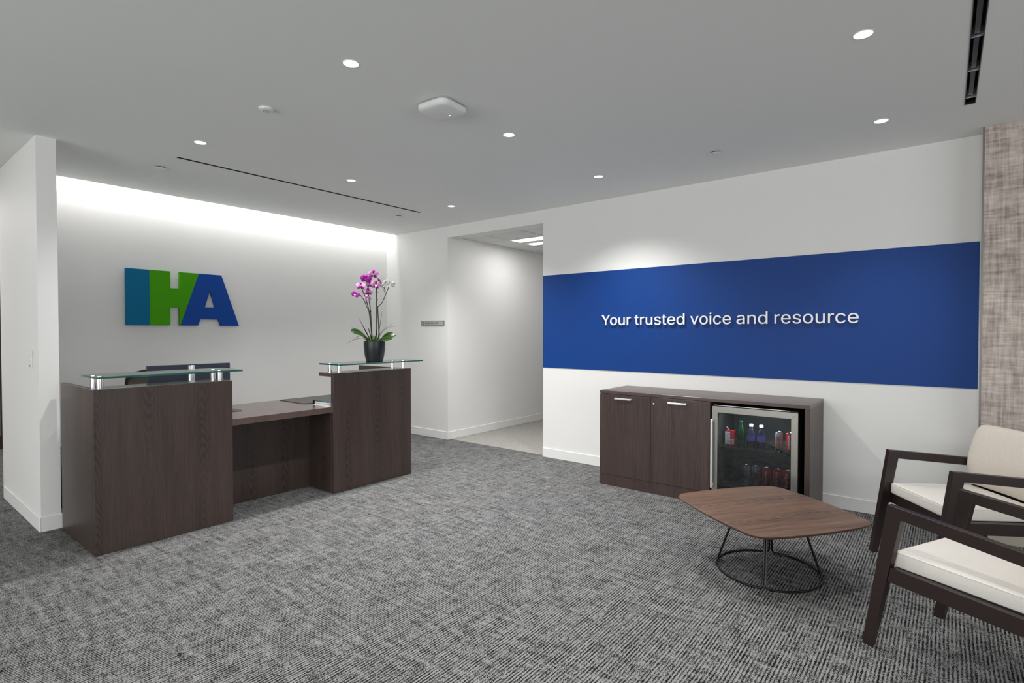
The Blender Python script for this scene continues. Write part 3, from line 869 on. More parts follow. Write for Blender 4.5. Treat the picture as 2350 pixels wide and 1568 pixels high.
obj('bracket', stack(B(), [(rsq(0.085, 0.02), 0.0), (rsq(0.085, 0.02), -0.012)]), M['sign_frame'], t)
obj('housing', stack(B(), [(rsq(0.106, 0.045), -0.010), (rsq(0.112, 0.046), -0.014), (rsq(0.114, 0.047), -0.024), (rsq(0.111, 0.046), -0.036), (rsq(0.104, 0.043), -0.045), (rsq(0.096, 0.040), -0.049), (rsq(0.04, 0.02), -0.0525)]), M['white_plastic'], t, smooth=60)
obj('status_light', lathe(B(), [(0.0045, -0.0500), (0.0045, -0.0530), (0.0, -0.0532)], seg=12, c=(0.045, -0.018, 0)), plain('status_led', (1, 1, 1, 1), 0.4, emit=(1, 1, 1, 1), es=2.0), t)
obj('logo_ring', tube(B(), [(0.008 * math.cos(a * PI / 6), 0.008 * math.sin(a * PI / 6), -0.0526) for a in range(12)], 0.0008, 5, True), M['sign_grey'], t)
# concealed sprinklers
for k, (x, y, lab) in enumerate(((1.689, 5.009, 'flat white sprinkler cover near the cove left of the thin black slot'),
                                 (4.111, 4.961, 'flat white sprinkler cover below the right end of the thin black slot'),
                                 (4.137, 1.359, 'flat white sprinkler cover on the dark right part of the ceiling'))):
    t = thing('sprinkler', lab, 'sprinkler', (x, y, H), group='concealed sprinklers')
    obj('cup', lathe(B(), [(0.030, 0.0), (0.030, -0.009)], seg=24), M['matte_black'], t, smooth=40)
    obj('cover_plate', lathe(B(), [(0.0405, -0.008), (0.0415, -0.0095), (0.0405, -0.0115), (0.0, -0.0115)], seg=32), M['white_plastic'], t, smooth=40)


def slot(label, s, dividers, flange):
    x0, x1, y0, y1 = s
    t = thing('slot_diffuser', label, 'air diffuser', (x0, y0, H))
    w, L = y1 - y0, x1 - x0
    bm = B()
    th = 0.0015
    box(bm, 0, L, 0, th, 0, 0.075)
    box(bm, 0, L, w - th, w, 0, 0.075)
    box(bm, 0, th, th, w - th, 0, 0.075)
    box(bm, L - th, L, th, w - th, 0, 0.075)
    box(bm, 0, L, 0, w, 0.075, 0.08)
    obj('channel', bm, M['matte_black'], t)
    bm = B()
    for a in ((-flange, L + flange, -flange, 0.0), (-flange, L + flange, w, w + flange), (-flange, 0, 0, w), (L, L + flange, 0, w)):
        box(bm, a[0], a[1], a[2], a[3], -0.0015, 0.0)
    obj('flange', bm, M['sign_grey'] if flange < 0.002 else M['sign_frame'], t)
    for d in dividers:
        obj('divider', box(B(), d - x0 - 0.004, d - x0 + 0.004, th, w - th, 0.004, 0.05), M['satin'], t)
    edges = [x0] + list(dividers) + [x1]
    for a, b in zip(edges, edges[1:]):
        if b - a > 0.1:
            obj('vane', box(B(), a - x0 + 0.018, b - x0 - 0.018, w * 0.30, w * 0.72, 0.012, 0.024), M['sensor'], t)


slot('long thin black slot diffuser in the ceiling in front of the lit wall', SLOT1, [], 0.0015)
slot('wide black slot diffuser with dividers at the top right of the ceiling', SLOT2, [1.62, 2.03, 2.445, 2.858, 3.271, 3.685, 4.094], 0.003)

# LED strip of the cove
o = obj('led_strip', box(B(), 1.0, 4.88, YC + 0.019, YC + 0.024, H + 0.205, H + 0.215), M['led'])
tag(o, 'thin white LED strip hidden in the cove above the logo wall', 'light strip')

# light switch on the stub wall
t = thing('light_switch', 'slim white wall control plate on the side of the white stub wall', 'switch', (XS0, 5.06, 1.19))
obj('plate', box(B(), -0.010, 0.0, -0.036, 0.036, -0.062, 0.062, bev=0.003), M['white_plastic'], t)
for k in range(4):
    obj('button', box(B(), -0.0125, -0.009, -0.022, 0.022, 0.028 - 0.022 * k, 0.044 - 0.022 * k, bev=0.0015, seg=1), M['white_plastic'], t)
obj('sensor', box(B(), -0.0122, -0.009, -0.008, 0.008, -0.054, -0.046), M['sensor'], t)

# directional sign beside the opening
t = thing('room_sign', 'small grey directional sign with black lettering left of the corridor opening', 'sign', (XR, 5.227, 1.4935))
obj('plate', box(B(), -0.008, 0.0, -0.206, 0.206, -0.028, 0.028, bev=0.0015, seg=1), M['sign_grey'], t)
bm = B()
for a in ((-0.212, 0.212, -0.032, -0.027), (-0.212, 0.212, 0.027, 0.032), (-0.212, -0.206, -0.027, 0.027), (0.206, 0.212, -0.027, 0.027)):
    box(bm, -0.011, 0.0, a[0], a[1], a[2], a[3])
obj('frame', bm, M['sign_frame'], t)
bm = B()
pen = 0.140
S = 0.046
wscale = 0.247 / (sum(G[c][0] if c != ' ' else 260 for c in 'ROOMS 2001-2050') / 1000 * S)
for c in 'ROOMS 2001-2050':
    if c != ' ':
        glyph_bm(bm, c, lambda x, y, z, p=pen: (-0.0082 - z, p - x * S * wscale, -0.0115 + y * S), 0.0008, weight=0.0)
    pen -= (G[c][0] if c != ' ' else 260) / 1000 * S * wscale
obj('lettering', bm, M['ink'], t)
bm = B()
prism(bm, [(0.180, -0.016), (0.174, -0.016), (0.174, 0.004), (0.166, 0.002), (0.177, 0.017), (0.188, 0.002), (0.180, 0.004)], 'x', -0.0092, -0.0081)
obj('arrow', bm, M['ink'], t)

# ------------------------------------------------------------------ logo
t = thing('logo_sign', 'large dimensional logo letters I H A in teal, green and blue on the lit wall', 'logo sign', (1.757, YB, 1.446))
YF = -0.034
LH = 0.5465


def letter(pts, hole, mat, lab):
    cu = bpy.data.curves.new('letter', 'CURVE')
    cu.dimensions = '2D'
    cu.fill_mode = 'BOTH'
    cu.extrude = 0.011
    for q in [pts] + ([hole] if hole else []):
        s = cu.splines.new('POLY')
        s.points.add(len(q) - 1)
        for p, c in zip(s.points, q):
            p.co = (c[0], c[1], 0, 1)
        s.use_cyclic_u = True
    oc = bpy.data.objects.new('letter', cu)
    COL.objects.link(oc)
    me = bpy.data.meshes.new_from_object(oc.evaluated_get(bpy.context.evaluated_depsgraph_get()))
    bpy.data.objects.remove(oc)
    bm = B()
    bm.from_mesh(me)
    bpy.data.meshes.remove(me)
    bmesh.ops.transform(bm, matrix=Matrix(((1, 0, 0, 0), (0, 0, -1, YF + 0.011), (0, 1, 0, 0), (0, 0, 0, 1))), verts=bm.verts)
    xs_ = [p[0] for p in pts]
    for fx in (0.12, 0.6):                                  # stand-off studs
        x = min(xs_) + (max(xs_) - min(xs_)) * fx
        z = 0.5 * LH if len(pts) < 6 else 0.27
        bmesh.ops.create_cone(bm, cap_ends=True, segments=8, radius1=0.005, radius2=0.005, depth=0.016, matrix=Matrix.Translation((x, -0.006, z)) @ Matrix.Rotation(R(90), 4, 'X'))
    obj('letter', bm, mat, t, label=lab)


letter([(0, 0), (0.200, 0), (0.200, LH), (0, LH)], None, M['teal'], 'teal letter I')
letter([(0.201, 0), (0.383, 0), (0.383, 0.181), (0.465, 0.181), (0.465, 0), (0.473, 0), (0.655, LH), (0.468, LH), (0.468, 0.377), (0.386, 0.377), (0.386, LH), (0.201, LH)], None, M['green'], 'green letter H with a slanted right edge')
letter([(0.474, 0), (0.641, 0), (0.667, 0.067), (0.847, 0.067), (0.869, 0), (1.064, 0), (0.881, LH), (0.656, LH)], [(0.711, 0.196), (0.812, 0.196), (0.765, 0.376)], M['logo_blue'], 'blue letter A')

# ------------------------------------------------------------------ slogan
t = thing('wall_slogan', 'white raised lettering reading Your trusted voice and resource on the navy band', 'wall lettering', (XR, 1.62, 1.4485))
WORDS = [('Your', 2.728, 2.406), ('trusted', 2.366, 1.870), ('voice', 1.815, 1.458), ('and', 1.411, 1.163), ('resource', 1.108, 0.518)]
S = 0.2005
KERN = {('Y', 'o'): -45}
for w, y0, y1 in WORDS:
    pen, pos = 0, []
    for i, c in enumerate(w):
        if i:
            pen += KERN.get((w[i - 1], c), 0)
        pos.append(pen)
        pen += G[c][0]
    q0 = [int(v) for s in G[w[0]][1] for v in s.split()[0::2]]
    q1 = [int(v) for s in G[w[-1]][1] for v in s.split()[0::2]]
    a, b = min(q0), pos[-1] + max(q1)
    k = (y0 - y1) / (b - a)
    for c, p in zip(w, pos):
        bm = B()
        glyph_bm(bm, c, lambda x, y, z: (-0.012 - z, y0 - 1.62 - (x * 1000 + p - a) * k, y * S), 0.014, weight=0.0)
        # stand-off pin behind the letter's stroke
        xs_ = [int(v) for s in G[c][1] for v in s.split()]
        mx = (min(xs_[0::2]) + 26) if c not in 'Yv' else 236 if c == 'Y' else 194
        my = {'Y': 150, 'v': 40}.get(c, 190)
        if c in 'sS':
            mx, my = 190, 195
        if c == 't':
            mx, my = 100, 200
        if c == 'a':
            mx, my = 290, 190
        box(bm, -0.0125, -0.0025, y0 - 1.62 - (mx + p - a) * k - 0.002, y0 - 1.62 - (mx + p - a) * k + 0.002, my / 1000 * S - 0.002, my / 1000 * S + 0.002)
        obj('letter', bm, M['letter_white'], t)

# ------------------------------------------------------------------ reception desk
DX0, DX1, DX2, DX3 = 0.986, 1.813, 2.645, 3.503
DF, DB, DH = 4.054, 4.806, 1.027
PT = 0.032
desk = thing('reception_desk', 'dark brown wooden reception desk with two tall fronts and glass shelves', 'reception desk', (2.245, 4.45, 0))
ox, oy = 2.245, 4.45


def dpart(name, *bx, mat='desk', bev=0.0015, label=None):
    bm = B()
    for b in bx:
        box(bm, b[0] - ox, b[1] - ox, b[2] - oy, b[3] - oy, b[4], b[5], bev=bev, seg=1)
    return obj(name, bm, M[mat], desk, label=label)


dpart('front_panel', (DX0, DX1, DF, DF + PT, 0, DH))
dpart('front_panel', (DX2, DX3, DF, DF + PT, 0, DH))
dpart('side_panel', (DX0, DX0 + PT, DF + PT, DB, 0, DH))
dpart('side_panel', (DX3 - PT, DX3, DF + PT, 4.850, 0, DH))
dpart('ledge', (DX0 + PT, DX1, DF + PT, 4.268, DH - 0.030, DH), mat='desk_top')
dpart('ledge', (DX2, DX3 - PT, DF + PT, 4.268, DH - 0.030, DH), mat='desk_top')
dpart('inner_panel', (DX1 - PT, DX1, DF + PT, 4.43, 0, 0.695))
dpart('inner_panel', (DX2, DX2 + PT, DF + PT, 4.43, 0, 0.695))
dpart('modesty_panel', (DX0 + PT, DX3 - PT, 4.43, 4.455, 0, 0.695))
W0, W1 = 0.695, 0.742
sx = 2.232
bm = B()
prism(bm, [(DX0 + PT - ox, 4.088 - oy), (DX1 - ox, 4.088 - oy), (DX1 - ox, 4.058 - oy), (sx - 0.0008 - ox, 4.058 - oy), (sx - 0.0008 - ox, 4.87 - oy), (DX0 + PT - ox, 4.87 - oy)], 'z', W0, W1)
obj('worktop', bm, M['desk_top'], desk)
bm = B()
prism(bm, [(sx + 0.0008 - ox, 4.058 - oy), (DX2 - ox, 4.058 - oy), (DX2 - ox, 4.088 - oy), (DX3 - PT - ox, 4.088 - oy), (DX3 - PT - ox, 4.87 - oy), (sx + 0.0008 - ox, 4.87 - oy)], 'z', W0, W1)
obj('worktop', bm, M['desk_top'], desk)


def glass_shelf(x0, x1, y0, y1, posts):
    z0, z1 = DH + 0.0635, DH + 0.0755
    bm = B()
    box(bm, x0 - ox, x1 - ox, y0 - oy, y1 - oy, z0, z1)
    bm.normal_update()
    for f in bm.faces:
        f.material_index = 0 if abs(f.normal.z) > 0.5 else 1
    obj('glass_shelf', bm, [M['glass_shelf'], M['glass_edge']], desk, label='clear glass shelf with green edges')
    for x, y in posts:
        p = obj('standoff', lathe(B(), [(0.0185, 0.0), (0.0185, 0.002), (0.0170, 0.003), (0.0170, 0.0635)], c=(x - ox, y - oy, DH), seg=24), M['chrome'], desk, smooth=40, label='chrome standoff post')
        obj('cap', lathe(B(), [(0.0165, 0.0), (0.0165, 0.0025), (0.013, 0.004), (0.0, 0.0042)], c=(x - ox, y - oy, z1), seg=24), M['chrome'], p, smooth=40)


glass_shelf(1.003, 1.885, 4.045, 4.385, [(1.028, 4.21), (1.030, 4.087), (1.752, 4.225), (1.744, 4.095)])
glass_shelf(2.700, 3.640, 4.030, 4.350, [(2.695 + 0.03, 4.222), (2.690 + 0.03, 4.075), (3.394, 4.200), (3.440, 4.095)])

# things on the desk
o = thing('desk_blotter', 'large dark desk pad on the right half of the worktop', 'desk pad', (2.88, 4.63, W1))
obj('mat', stack(B(), [([(x * 1.35, y) for x, y in rsq(0.215, 0.02, 4)], 0.0003), ([(x * 1.35, y) for x, y in rsq(0.215, 0.02, 4)], 0.0035)]), M['pad'], o)
bm = B()
tube(bm, [(x * 1.35, y, 0.003) for x, y in rsq(0.212, 0.02, 4)], 0.0022, 5, True)
obj('rim', bm, M['matte_black'], o)
o = obj('mouse_pad', stack(B(), [(rsq(0.12, 0.012, 3), 0.0), (rsq(0.12, 0.012, 3), 0.003)]), M['pad'])
o.location = (1.945, 4.555, W1 + 0.0003)
tag(o, 'small dark pad peeking out from behind the left desk front', 'desk pad')
t = thing('ring_binder', 'teal ring binder full of papers lying on the right end of the worktop', 'binder', (2.755, 4.165, W1 + 0.0002), R(-90))
obj('cover', box(B(), -0.15, 0.07, -0.14, 0.14, 0.040, 0.043), M['binder'], t)
obj('back_cover', box(B(), -0.15, 0.07, -0.14, 0.14, 0.0, 0.003), M['letter_white'], t)
obj('spine', prism(B(), [(-0.1535, 0.002), (-0.1535, 0.041), (-0.150, 0.044), (-0.1465, 0.041), (-0.150, 0.038), (-0.1505, 0.005)], 'y', -0.14, 0.14), M['matte_black'], t)
obj('pages', box(B(), -0.128, 0.060, -0.136, 0.130, 0.0035, 0.017), M['paper'], t)
obj('pages', box(B(), -0.126, 0.055, -0.135, 0.128, 0.0175, 0.022), M['pink'], t)
obj('pages', box(B(), -0.129, 0.062, -0.136, 0.130, 0.0225, 0.036), M['paper'], t)
for k in (-0.115, 0, 0.115):
    bm = B()
    tube(bm, [(-0.128 + 0.0165 * math.cos(a * PI / 8), k, 0.021 + 0.0165 * math.sin(a * PI / 8)) for a in range(16)], 0.0015, 5, True)
    obj('ring', bm, M['chrome'], t)
t = thing('monitor', 'flat computer monitor seen from behind above the left desk front', 'monitor', (1.778, 4.70, W1))
obj('panel', box(B(), -0.302, 0.302, -0.012, 0.014, 0.030, 0.380, bev=0.003), M['monitor'], t)
obj('screen', box(B(), -0.295, 0.295, 0.0135, 0.0155, 0.040, 0.372), M['sensor'], t)
obj('rear_housing', box(B(), -0.23, 0.23, -0.040, -0.010, 0.06, 0.24, bev=0.010), M['monitor'], t)
arm_ = obj('pole', lathe(B(), [(0.024, 0.0), (0.024, 0.375), (0.022, 0.378), (0.0, 0.378)], seg=24, c=(1.735 - 1.778, 4.565 - 4.70, 0)), M['satin'], t, smooth=40, label='silver monitor pole')
obj('base', lathe(B(), [(0.055, 0.0), (0.055, 0.010), (0.050, 0.013), (0.0, 0.013)], seg=28, c=(-0.043, -0.135, 0)), M['satin'], t, smooth=40)
obj('bracket', box(B(), -0.073, -0.013, -0.113, -0.040, 0.12, 0.18, bev=0.004), M['satin'], t)

# wastebasket behind the desk, glimpsed between stub wall and desk side
t = thing('wastebasket', 'dark wastebasket glimpsed between the white stub wall and the desk side', 'wastebasket', (1.20, 5.42, 0))
obj('bin', lathe(B(), [(0.10, 0.0), (0.10, 0.004), (0.135, 0.40), (0.130, 0.40), (0.096, 0.012), (0.0, 0.012)], seg=28), M['matte_black'], t, smooth=40)
obj('liner', lathe(B(), [(0.131, 0.34), (0.139, 0.40), (0.139, 0.44), (0.134, 0.445), (0.128, 0.40)], seg=28), M['mesh'], t, smooth=50)
obj('rim', tube(B(), [(0.138 * math.cos(a * PI / 14), 0.138 * math.sin(a * PI / 14), 0.448) for a in range(28)], 0.006, 6, True), M['black'], t, smooth=60)

# office chair behind the monitor
t = thing('office_chair', 'black task chair with a brown mesh back behind the monitor', 'office chair', (1.90, 5.32, 0), R(184))
t.scale = (0.965, 0.965, 0.965)
bm = B()
for k in range(5):
    a = R(90 + 72 * k)
    c, s = math.cos(a), math.sin(a)
    tube(bm, [(0.03 * c, 0.03 * s, 0.115), (0.30 * c, 0.30 * s, 0.075)], [0.024, 0.016], 8)
obj('base', bm, M['matte_black'], t, smooth=50)
for k in range(5):
    a = R(90 + 72 * k)
    c, s = math.cos(a), math.sin(a)
    bm = B()
    lathe(bm, [(0.0, -0.022), (0.024, -0.020), (0.030, -0.010), (0.030, 0.010), (0.024, 0.020), (0.0, 0.022)], seg=14, M4=Matrix.Rotation(a, 4, 'Z') @ Matrix.Rotation(R(90), 4, 'X'), c=(0.30 * c, 0.30 * s, 0.030))
    tube(bm, [(0.30 * c, 0.30 * s, 0.03), (0.30 * c, 0.30 * s, 0.075)], 0.009, 6)
    obj('caster', bm, M['matte_black'], t, smooth=50)
obj('gas_column', tube(B(), [(0, 0, 0.10), (0, 0, 0.27), (0, 0, 0.271), (0, 0, 0.42)], [0.027, 0.027, 0.019, 0.019], 14), M['black'], t, smooth=50)
bm = stack(B(), [([(x * 0.8, y * 0.8) for x, y in rsq(0.24, 0.08)], 0.405), (rsq(0.24, 0.08), 0.425), (rsq(0.25, 0.085), 0.455), (rsq(0.235, 0.08), 0.48), (rsq(0.15, 0.05), 0.488)])
obj('seat', bm, M['matte_black'], t, smooth=60)
bm = B()
W = [(x, 0.30 - 0.35 * (x / 0.29) ** 2 * 0.12, 0) for x in (-0.29, -0.2, -0.1, 0, 0.1, 0.2, 0.29)]
fr = smooth_path([(-0.26, -0.235, 0.56), (-0.29, -0.26, 0.70), (-0.295, -0.29, 0.90), (-0.275, -0.305, 1.02), (-0.16, -0.325, 1.062), (0, -0.332, 1.072), (0.16, -0.325, 1.062), (0.275, -0.305, 1.02), (0.295, -0.29, 0.90), (0.29, -0.26, 0.70), (0.26, -0.235, 0.56), (0, -0.25, 0.53), (-0.25, -0.236, 0.555)], 5)
tube(bm, fr[:-1], 0.013, 8, True)
tube(bm, [(0, -0.252, 0.53), (0, -0.20, 0.44), (0, 0, 0.415)], 0.02, 8)
obj('back_frame', bm, M['matte_black'], t, smooth=50)
bm = B()
rows = []
for i in range(12):
    z = 0.545 + (1.055 - 0.545) * i / 11
    hw = 0.285 - 0.02 * max(0, (z - 0.95) / 0.1) - 0.025 * max(0, (0.62 - z) / 0.1)
    if z > 1.03:
        hw = 0.20
    rows.append([bm.verts.new((hw * q, -0.235 - 0.10 * (z - 0.545) / 0.5 - 0.03 * (1 - q * q), z)) for q in (-1, -0.6, -0.2, 0.2, 0.6, 1)])
for a, b in zip(rows, rows[1:]):
    for k in range(5):
        bm.faces.new((a[k], a[k + 1], b[k + 1], b[k]))
bmesh.ops.solidify(bm, geom=bm.faces[:], thickness=0.004)
obj('mesh_back', bm, M['mesh'], t, smooth=60)
for s in (-1, 1):
    bm = B()
    tube(bm, smooth_path([(s * 0.2, 0.0, 0.415), (s * 0.30, 0.0, 0.43), (s * 0.315, 0.0, 0.50), (s * 0.315, 0.0, 0.655)], 4), 0.014, 8)
    obj('arm_support', bm, M['matte_black'], t, smooth=50)
    obj('arm_pad', box(B(), s * 0.315 - 0.04, s * 0.315 + 0.04, -0.12, 0.14, 0.652, 0.680, bev=0.010), M['rubber'], t)

# ------------------------------------------------------------------ orchid
GZ = DH + 0.0755
orch = thing('potted_orchid', 'purple and white orchid in a charcoal pot on the right glass shelf', 'plant', (3.158, 4.165, GZ + 0.0003))
obj('pot', lathe(B(), [(0.0, 0.0), (0.072, 0.0), (0.076, 0.003), (0.087, 0.05), (0.096, 0.11), (0.0985, 0.155), (0.0970, 0.190), (0.093, 0.192), (0.090, 0.188), (0.090, 0.17), (0.0, 0.168)], seg=40), M['pot'], orch, smooth=35)
bm = B()
rnd = random.Random(3)
for k in range(60):
    a, r = rnd.random() * 2 * PI, 0.078 * math.sqrt(rnd.random())
    bmesh.ops.create_icosphere(bm, subdivisions=1, radius=0.012 + 0.010 * rnd.random(), matrix=Matrix.Translation((r * math.cos(a), r * math.sin(a), 0.175)))
o = obj('moss', bm, M['moss'], orch, smooth=80)
o['kind'] = 'stuff'


def leaf(name, path, width, mat, thick=0.002, fold=0.25, blunt=True, roll=0.0):
    """a strap-shaped leaf along a path; width given along the length"""
    bm = B()
    P = smooth_path(path, 5)
    n = len(P)
    rows = []
    for i, p in enumerate(P):
        t_ = (P[min(i + 1, n - 1)] - P[max(i - 1, 0)]).normalized()
        side = t_.cross(Vector((0, 0, 1)))
        if side.length < 1e-3:
            side = Vector((0, 1, 0))
        side.normalize()
        if roll:                                  # blade turned towards the room
            side = side * math.cos(roll) + Vector((0, 0, 1 if side.y > 0 else -1)) * math.sin(roll)
            side = (side - t_ * side.dot(t_)).normalized()
        nrm = side.cross(t_)
        u = i / (n - 1)
        if blunt:
            w = width * max(0.05, min(1.0, 0.38 + 1.1 * u) * math.sqrt(max(0.0, 1 - u ** 5)))
        else:
            w = width * max(0.06, math.sin(PI * min(1, 0.14 + 0.86 * u)) ** 0.55 if u < 1 else 0.05)
        rows.append([bm.verts.new(p + side * (w * q) + nrm * (abs(q) * w * fold)) for q in (-1, -0.5, 0, 0.5, 1)])
    for a, b in zip(rows, rows[1:]):
        for k in range(4):
            bm.faces.new((a[k], a[k + 1], b[k + 1], b[k]))
    bmesh.ops.solidify(bm, geom=bm.faces[:], thickness=thick)
    return obj(name, bm, M[mat], orch, smooth=60)


leaf('leaf', [(-0.02, -0.01, 0.170), (-0.10, -0.03, 0.205), (-0.20, -0.05, 0.262), (-0.305, -0.07, 0.280)], 0.046, 'leaf', roll=R(48))
leaf('leaf', [(0.02, -0.01, 0.170), (0.08, -0.03, 0.20), (0.14, -0.045, 0.24), (0.205, -0.05, 0.252)], 0.042, 'leaf', roll=R(42))
leaf('leaf', [(0.01, 0.03, 0.170), (0.05, 0.10, 0.22), (0.08, 0.19, 0.24)], 0.04, 'leaf')
leaf('leaf', [(-0.01, -0.02, 0.168), (-0.05, -0.07, 0.195), (-0.07, -0.115, 0.200)], 0.028, 'leaf')
leaf('leaf', [(0.01, -0.03, 0.168), (0.05, -0.08, 0.195), (0.12, -0.115, 0.218)], 0.030, 'leaf', roll=R(35))
Z0 = 0.17
ORX, ORZ = 3.158, GZ


def W2(x, z, dy=0.0):
    """a point of the plant measured as world x and z"""
    return (x - ORX, dy, z - ORZ)


stems = [
    [W2(3.135, 1.27), W2(3.125, 1.42), W2(3.112, 1.60), W2(3.085, 1.72, -0.01), W2(3.075, 1.80, -0.02)],
    [W2(3.145, 1.27, 0.02), W2(3.135, 1.42, 0.02), W2(3.115, 1.56, 0.02), W2(3.095, 1.66, 0.03), W2(3.04, 1.78, 0.03), W2(3.00, 1.80, 0.03)],
    [W2(3.192, 1.27, 0.01), W2(3.192, 1.50, 0.01), W2(3.192, 1.68, 0.01), W2(3.185, 1.76, 0.0), W2(3.165, 1.83, -0.02)],
    [W2(3.205, 1.27, -0.01), W2(3.200, 1.42, -0.01), W2(3.195, 1.62, 0.0)],
]
for s in stems:
    obj('stem', tube(B(), smooth_path(s, 5), 0.0046, 7), M['stem'], orch, smooth=60)
obj('stem', tube(B(), smooth_path([W2(3.112, 1.56), W2(3.065, 1.60, -0.02), W2(3.02, 1.67, -0.03), W2(2.975, 1.71, -0.04), W2(2.94, 1.715, -0.05)], 5), 0.0034, 6), M['stem'], orch, smooth=60)
obj('stem', tube(B(), smooth_path([W2(3.195, 1.61), W2(3.235, 1.66, -0.02), W2(3.27, 1.74, -0.03), W2(3.297, 1.81, -0.04)], 5), 0.0034, 6), M['stem'], orch, smooth=60)
obj('stem', tube(B(), smooth_path([W2(3.075, 1.79, -0.02), W2(3.10, 1.86, -0.02), W2(3.15, 1.888, -0.02), W2(3.20, 1.870, -0.02), W2(3.24, 1.82, -0.02), W2(3.275, 1.77, -0.02)], 5), 0.0034, 6), M['stem'], orch, smooth=60)
bm = B()
for x, z in ((3.112, 1.572), (3.188, 1.60), (3.187, 1.68), (3.186, 1.75), (3.205, 1.865), (3.11, 1.865), (3.085, 1.69)):
    bmesh.ops.create_uvsphere(bm, u_segments=8, v_segments=6, radius=0.0085, matrix=Matrix.Translation(W2(x, z, -0.004)))
obj('stem_nodes', bm, M['stem'], orch, smooth=80)
for p, w in (([W2(3.12, 1.275), W2(3.05, 1.37, -0.03), W2(2.958, 1.482, -0.05)], 0.004), ([W2(3.125, 1.275), W2(3.06, 1.38, 0.0), W2(2.989, 1.505, 0.01)], 0.004),
             ([W2(3.135, 1.275), W2(3.08, 1.38, 0.03), W2(3.028, 1.513, 0.05)], 0.004), ([W2(3.195, 1.275), W2(3.23, 1.40, 0.02), W2(3.274, 1.580, 0.03)], 0.0035),
             ([W2(3.165, 1.275), W2(3.23, 1.39, -0.03), W2(3.329, 1.464, -0.06)], 0.004), ([W2(3.17, 1.275), W2(3.27, 1.405, -0.02), W2(3.425, 1.437, -0.04)], 0.004),
             ([W2(3.10, 1.275), W2(2.97, 1.325, -0.06), W2(2.777, 1.273, -0.10)], 0.005), ([W2(3.09, 1.275, -0.02), W2(2.96, 1.345, -0.08), W2(2.821, 1.304, -0.13)], 0.005),
             ([W2(3.15, 1.275), W2(3.148, 1.36, -0.04), W2(3.145, 1.44, -0.05)], 0.004), ([W2(3.16, 1.275), W2(3.175, 1.34, -0.05), W2(3.18, 1.41, -0.06)], 0.004),
             ([W2(3.12, 1.275, -0.02), W2(3.05, 1.38, -0.07), W2(3.02, 1.415, -0.09)], 0.004), ([W2(3.11, 1.275, 0.03), W2(3.03, 1.38, 0.07), W2(2.965, 1.435, 0.1)], 0.004),
             ([W2(3.17, 1.275, -0.02), W2(3.22, 1.345, -0.08), W2(3.26, 1.36, -0.11)], 0.004)):
    leaf('grass_blade', p, w, 'blade', 0.001, 0.5, False)


def flower_mesh(rx, mats):
    """orchid bloom facing -Y: three narrow sepals, two broad petals; the lip is a separate mesh"""
    bm = B()
    spec = [(90, 0.032, 0.014, 0), (215, 0.030, 0.013, 0), (325, 0.030, 0.013, 0), (12, 0.037, 0.021, 1), (168, 0.037, 0.021, 1)]
    for ang, L, w, kind in spec:
        a = R(ang)
        dirv, side = Vector((math.cos(a), 0, math.sin(a))), Vector((-math.sin(a), 0, math.cos(a)))
        rows = []
        for i in range(6):
            u = i / 5
            ww = w * (0.25 + 0.75 * math.sin(PI * (0.12 + 0.8 * u))) if i < 5 else w * 0.35
            y = -0.004 - 0.010 * math.sin(PI * u * 0.8) - (0.003 if kind else 0) + 0.006 * u
            rows.append([bm.verts.new(dirv * (L * u + 0.002) + side * (ww * q) + Vector((0, y + 0.005 * q * q, 0))) for q in (-1, 0, 1)])
        for A, Bq in zip(rows, rows[1:]):
            for k in range(2):
                f = bm.faces.new((A[k], A[k + 1], Bq[k + 1], Bq[k]))
                f.material_index = kind
    bmesh.ops.solidify(bm, geom=bm.faces[:], thickness=0.0012)
    return bm


def lip_mesh():
    bm = B()
    lathe(bm, [(0.0, 0.0), (0.006, 0.003), (0.009, 0.009), (0.005, 0.016), (0.0, 0.018)], seg=8, M4=Matrix.Rotation(R(115), 4, 'X'), c=(0, -0.004, -0.004))
    return bm


def flower(x, z, dy, scale, rx, rz, tw, mats, lip):
    o = obj('flower', flower_mesh(0, mats), [M[m] for m in mats], orch, smooth=60)
    o.location = W2(x, z, dy)
    o.rotation_euler = (R(rx), R(tw), R(rz))
    o.scale = (scale,) * 3
    obj('lip', lip_mesh(), M[lip], o, smooth=60)


PK, PP, WW = ('petal', 'petal'), ('petal', 'petal_pale'), ('petal_white', 'petal_white')
# x, z, depth, size, tilt, turn, twist
for a in ((3.126, 1.913, -0.03, 1.25, 10, -25, 0, PP, 'lip'), (3.042, 1.863, -0.03, 1.3, 0, -35, 10, PK, 'lip'), (3.086, 1.820, -0.02, 1.2, 0, 10, -8, PP, 'lip'),
          (3.135, 1.812, -0.05, 1.25, 5, -15, 5, PP, 'lip_pale'), (2.995, 1.796, -0.02, 1.15, -10, -40, 0, PP, 'lip'), (3.191, 1.822, -0.03, 1.0, 0, 25, 0, PK, 'lip'),
          (2.917, 1.712, -0.05, 1.0, -15, -50, 15, PK, 'lip_pale'), (3.066, 1.745, -0.03, 1.15, -5, -20, 0, PP, 'lip'), (3.062, 1.683, -0.02, 1.05, -20, -10, 0, ('petal_pale', 'petal_pale'), 'lip_pale'),
          (3.10, 1.835, 0.03, 1.2, 10, 60, 0, PK, 'lip')):
    flower(*a)
for a in ((3.335, 1.826, -0.05, 1.0, 0, 20, 0, WW, 'lip_pale'), (3.278, 1.845, -0.03, 0.85, 10, -30, 10, WW, 'lip_pale'), (3.225, 1.810, -0.03, 0.8, 0, 30, 0, WW, 'lip_pale'), (3.272, 1.768, -0.02, 0.65, -10, 0, 0, WW, 'lip_pale')):
    flower(*a)

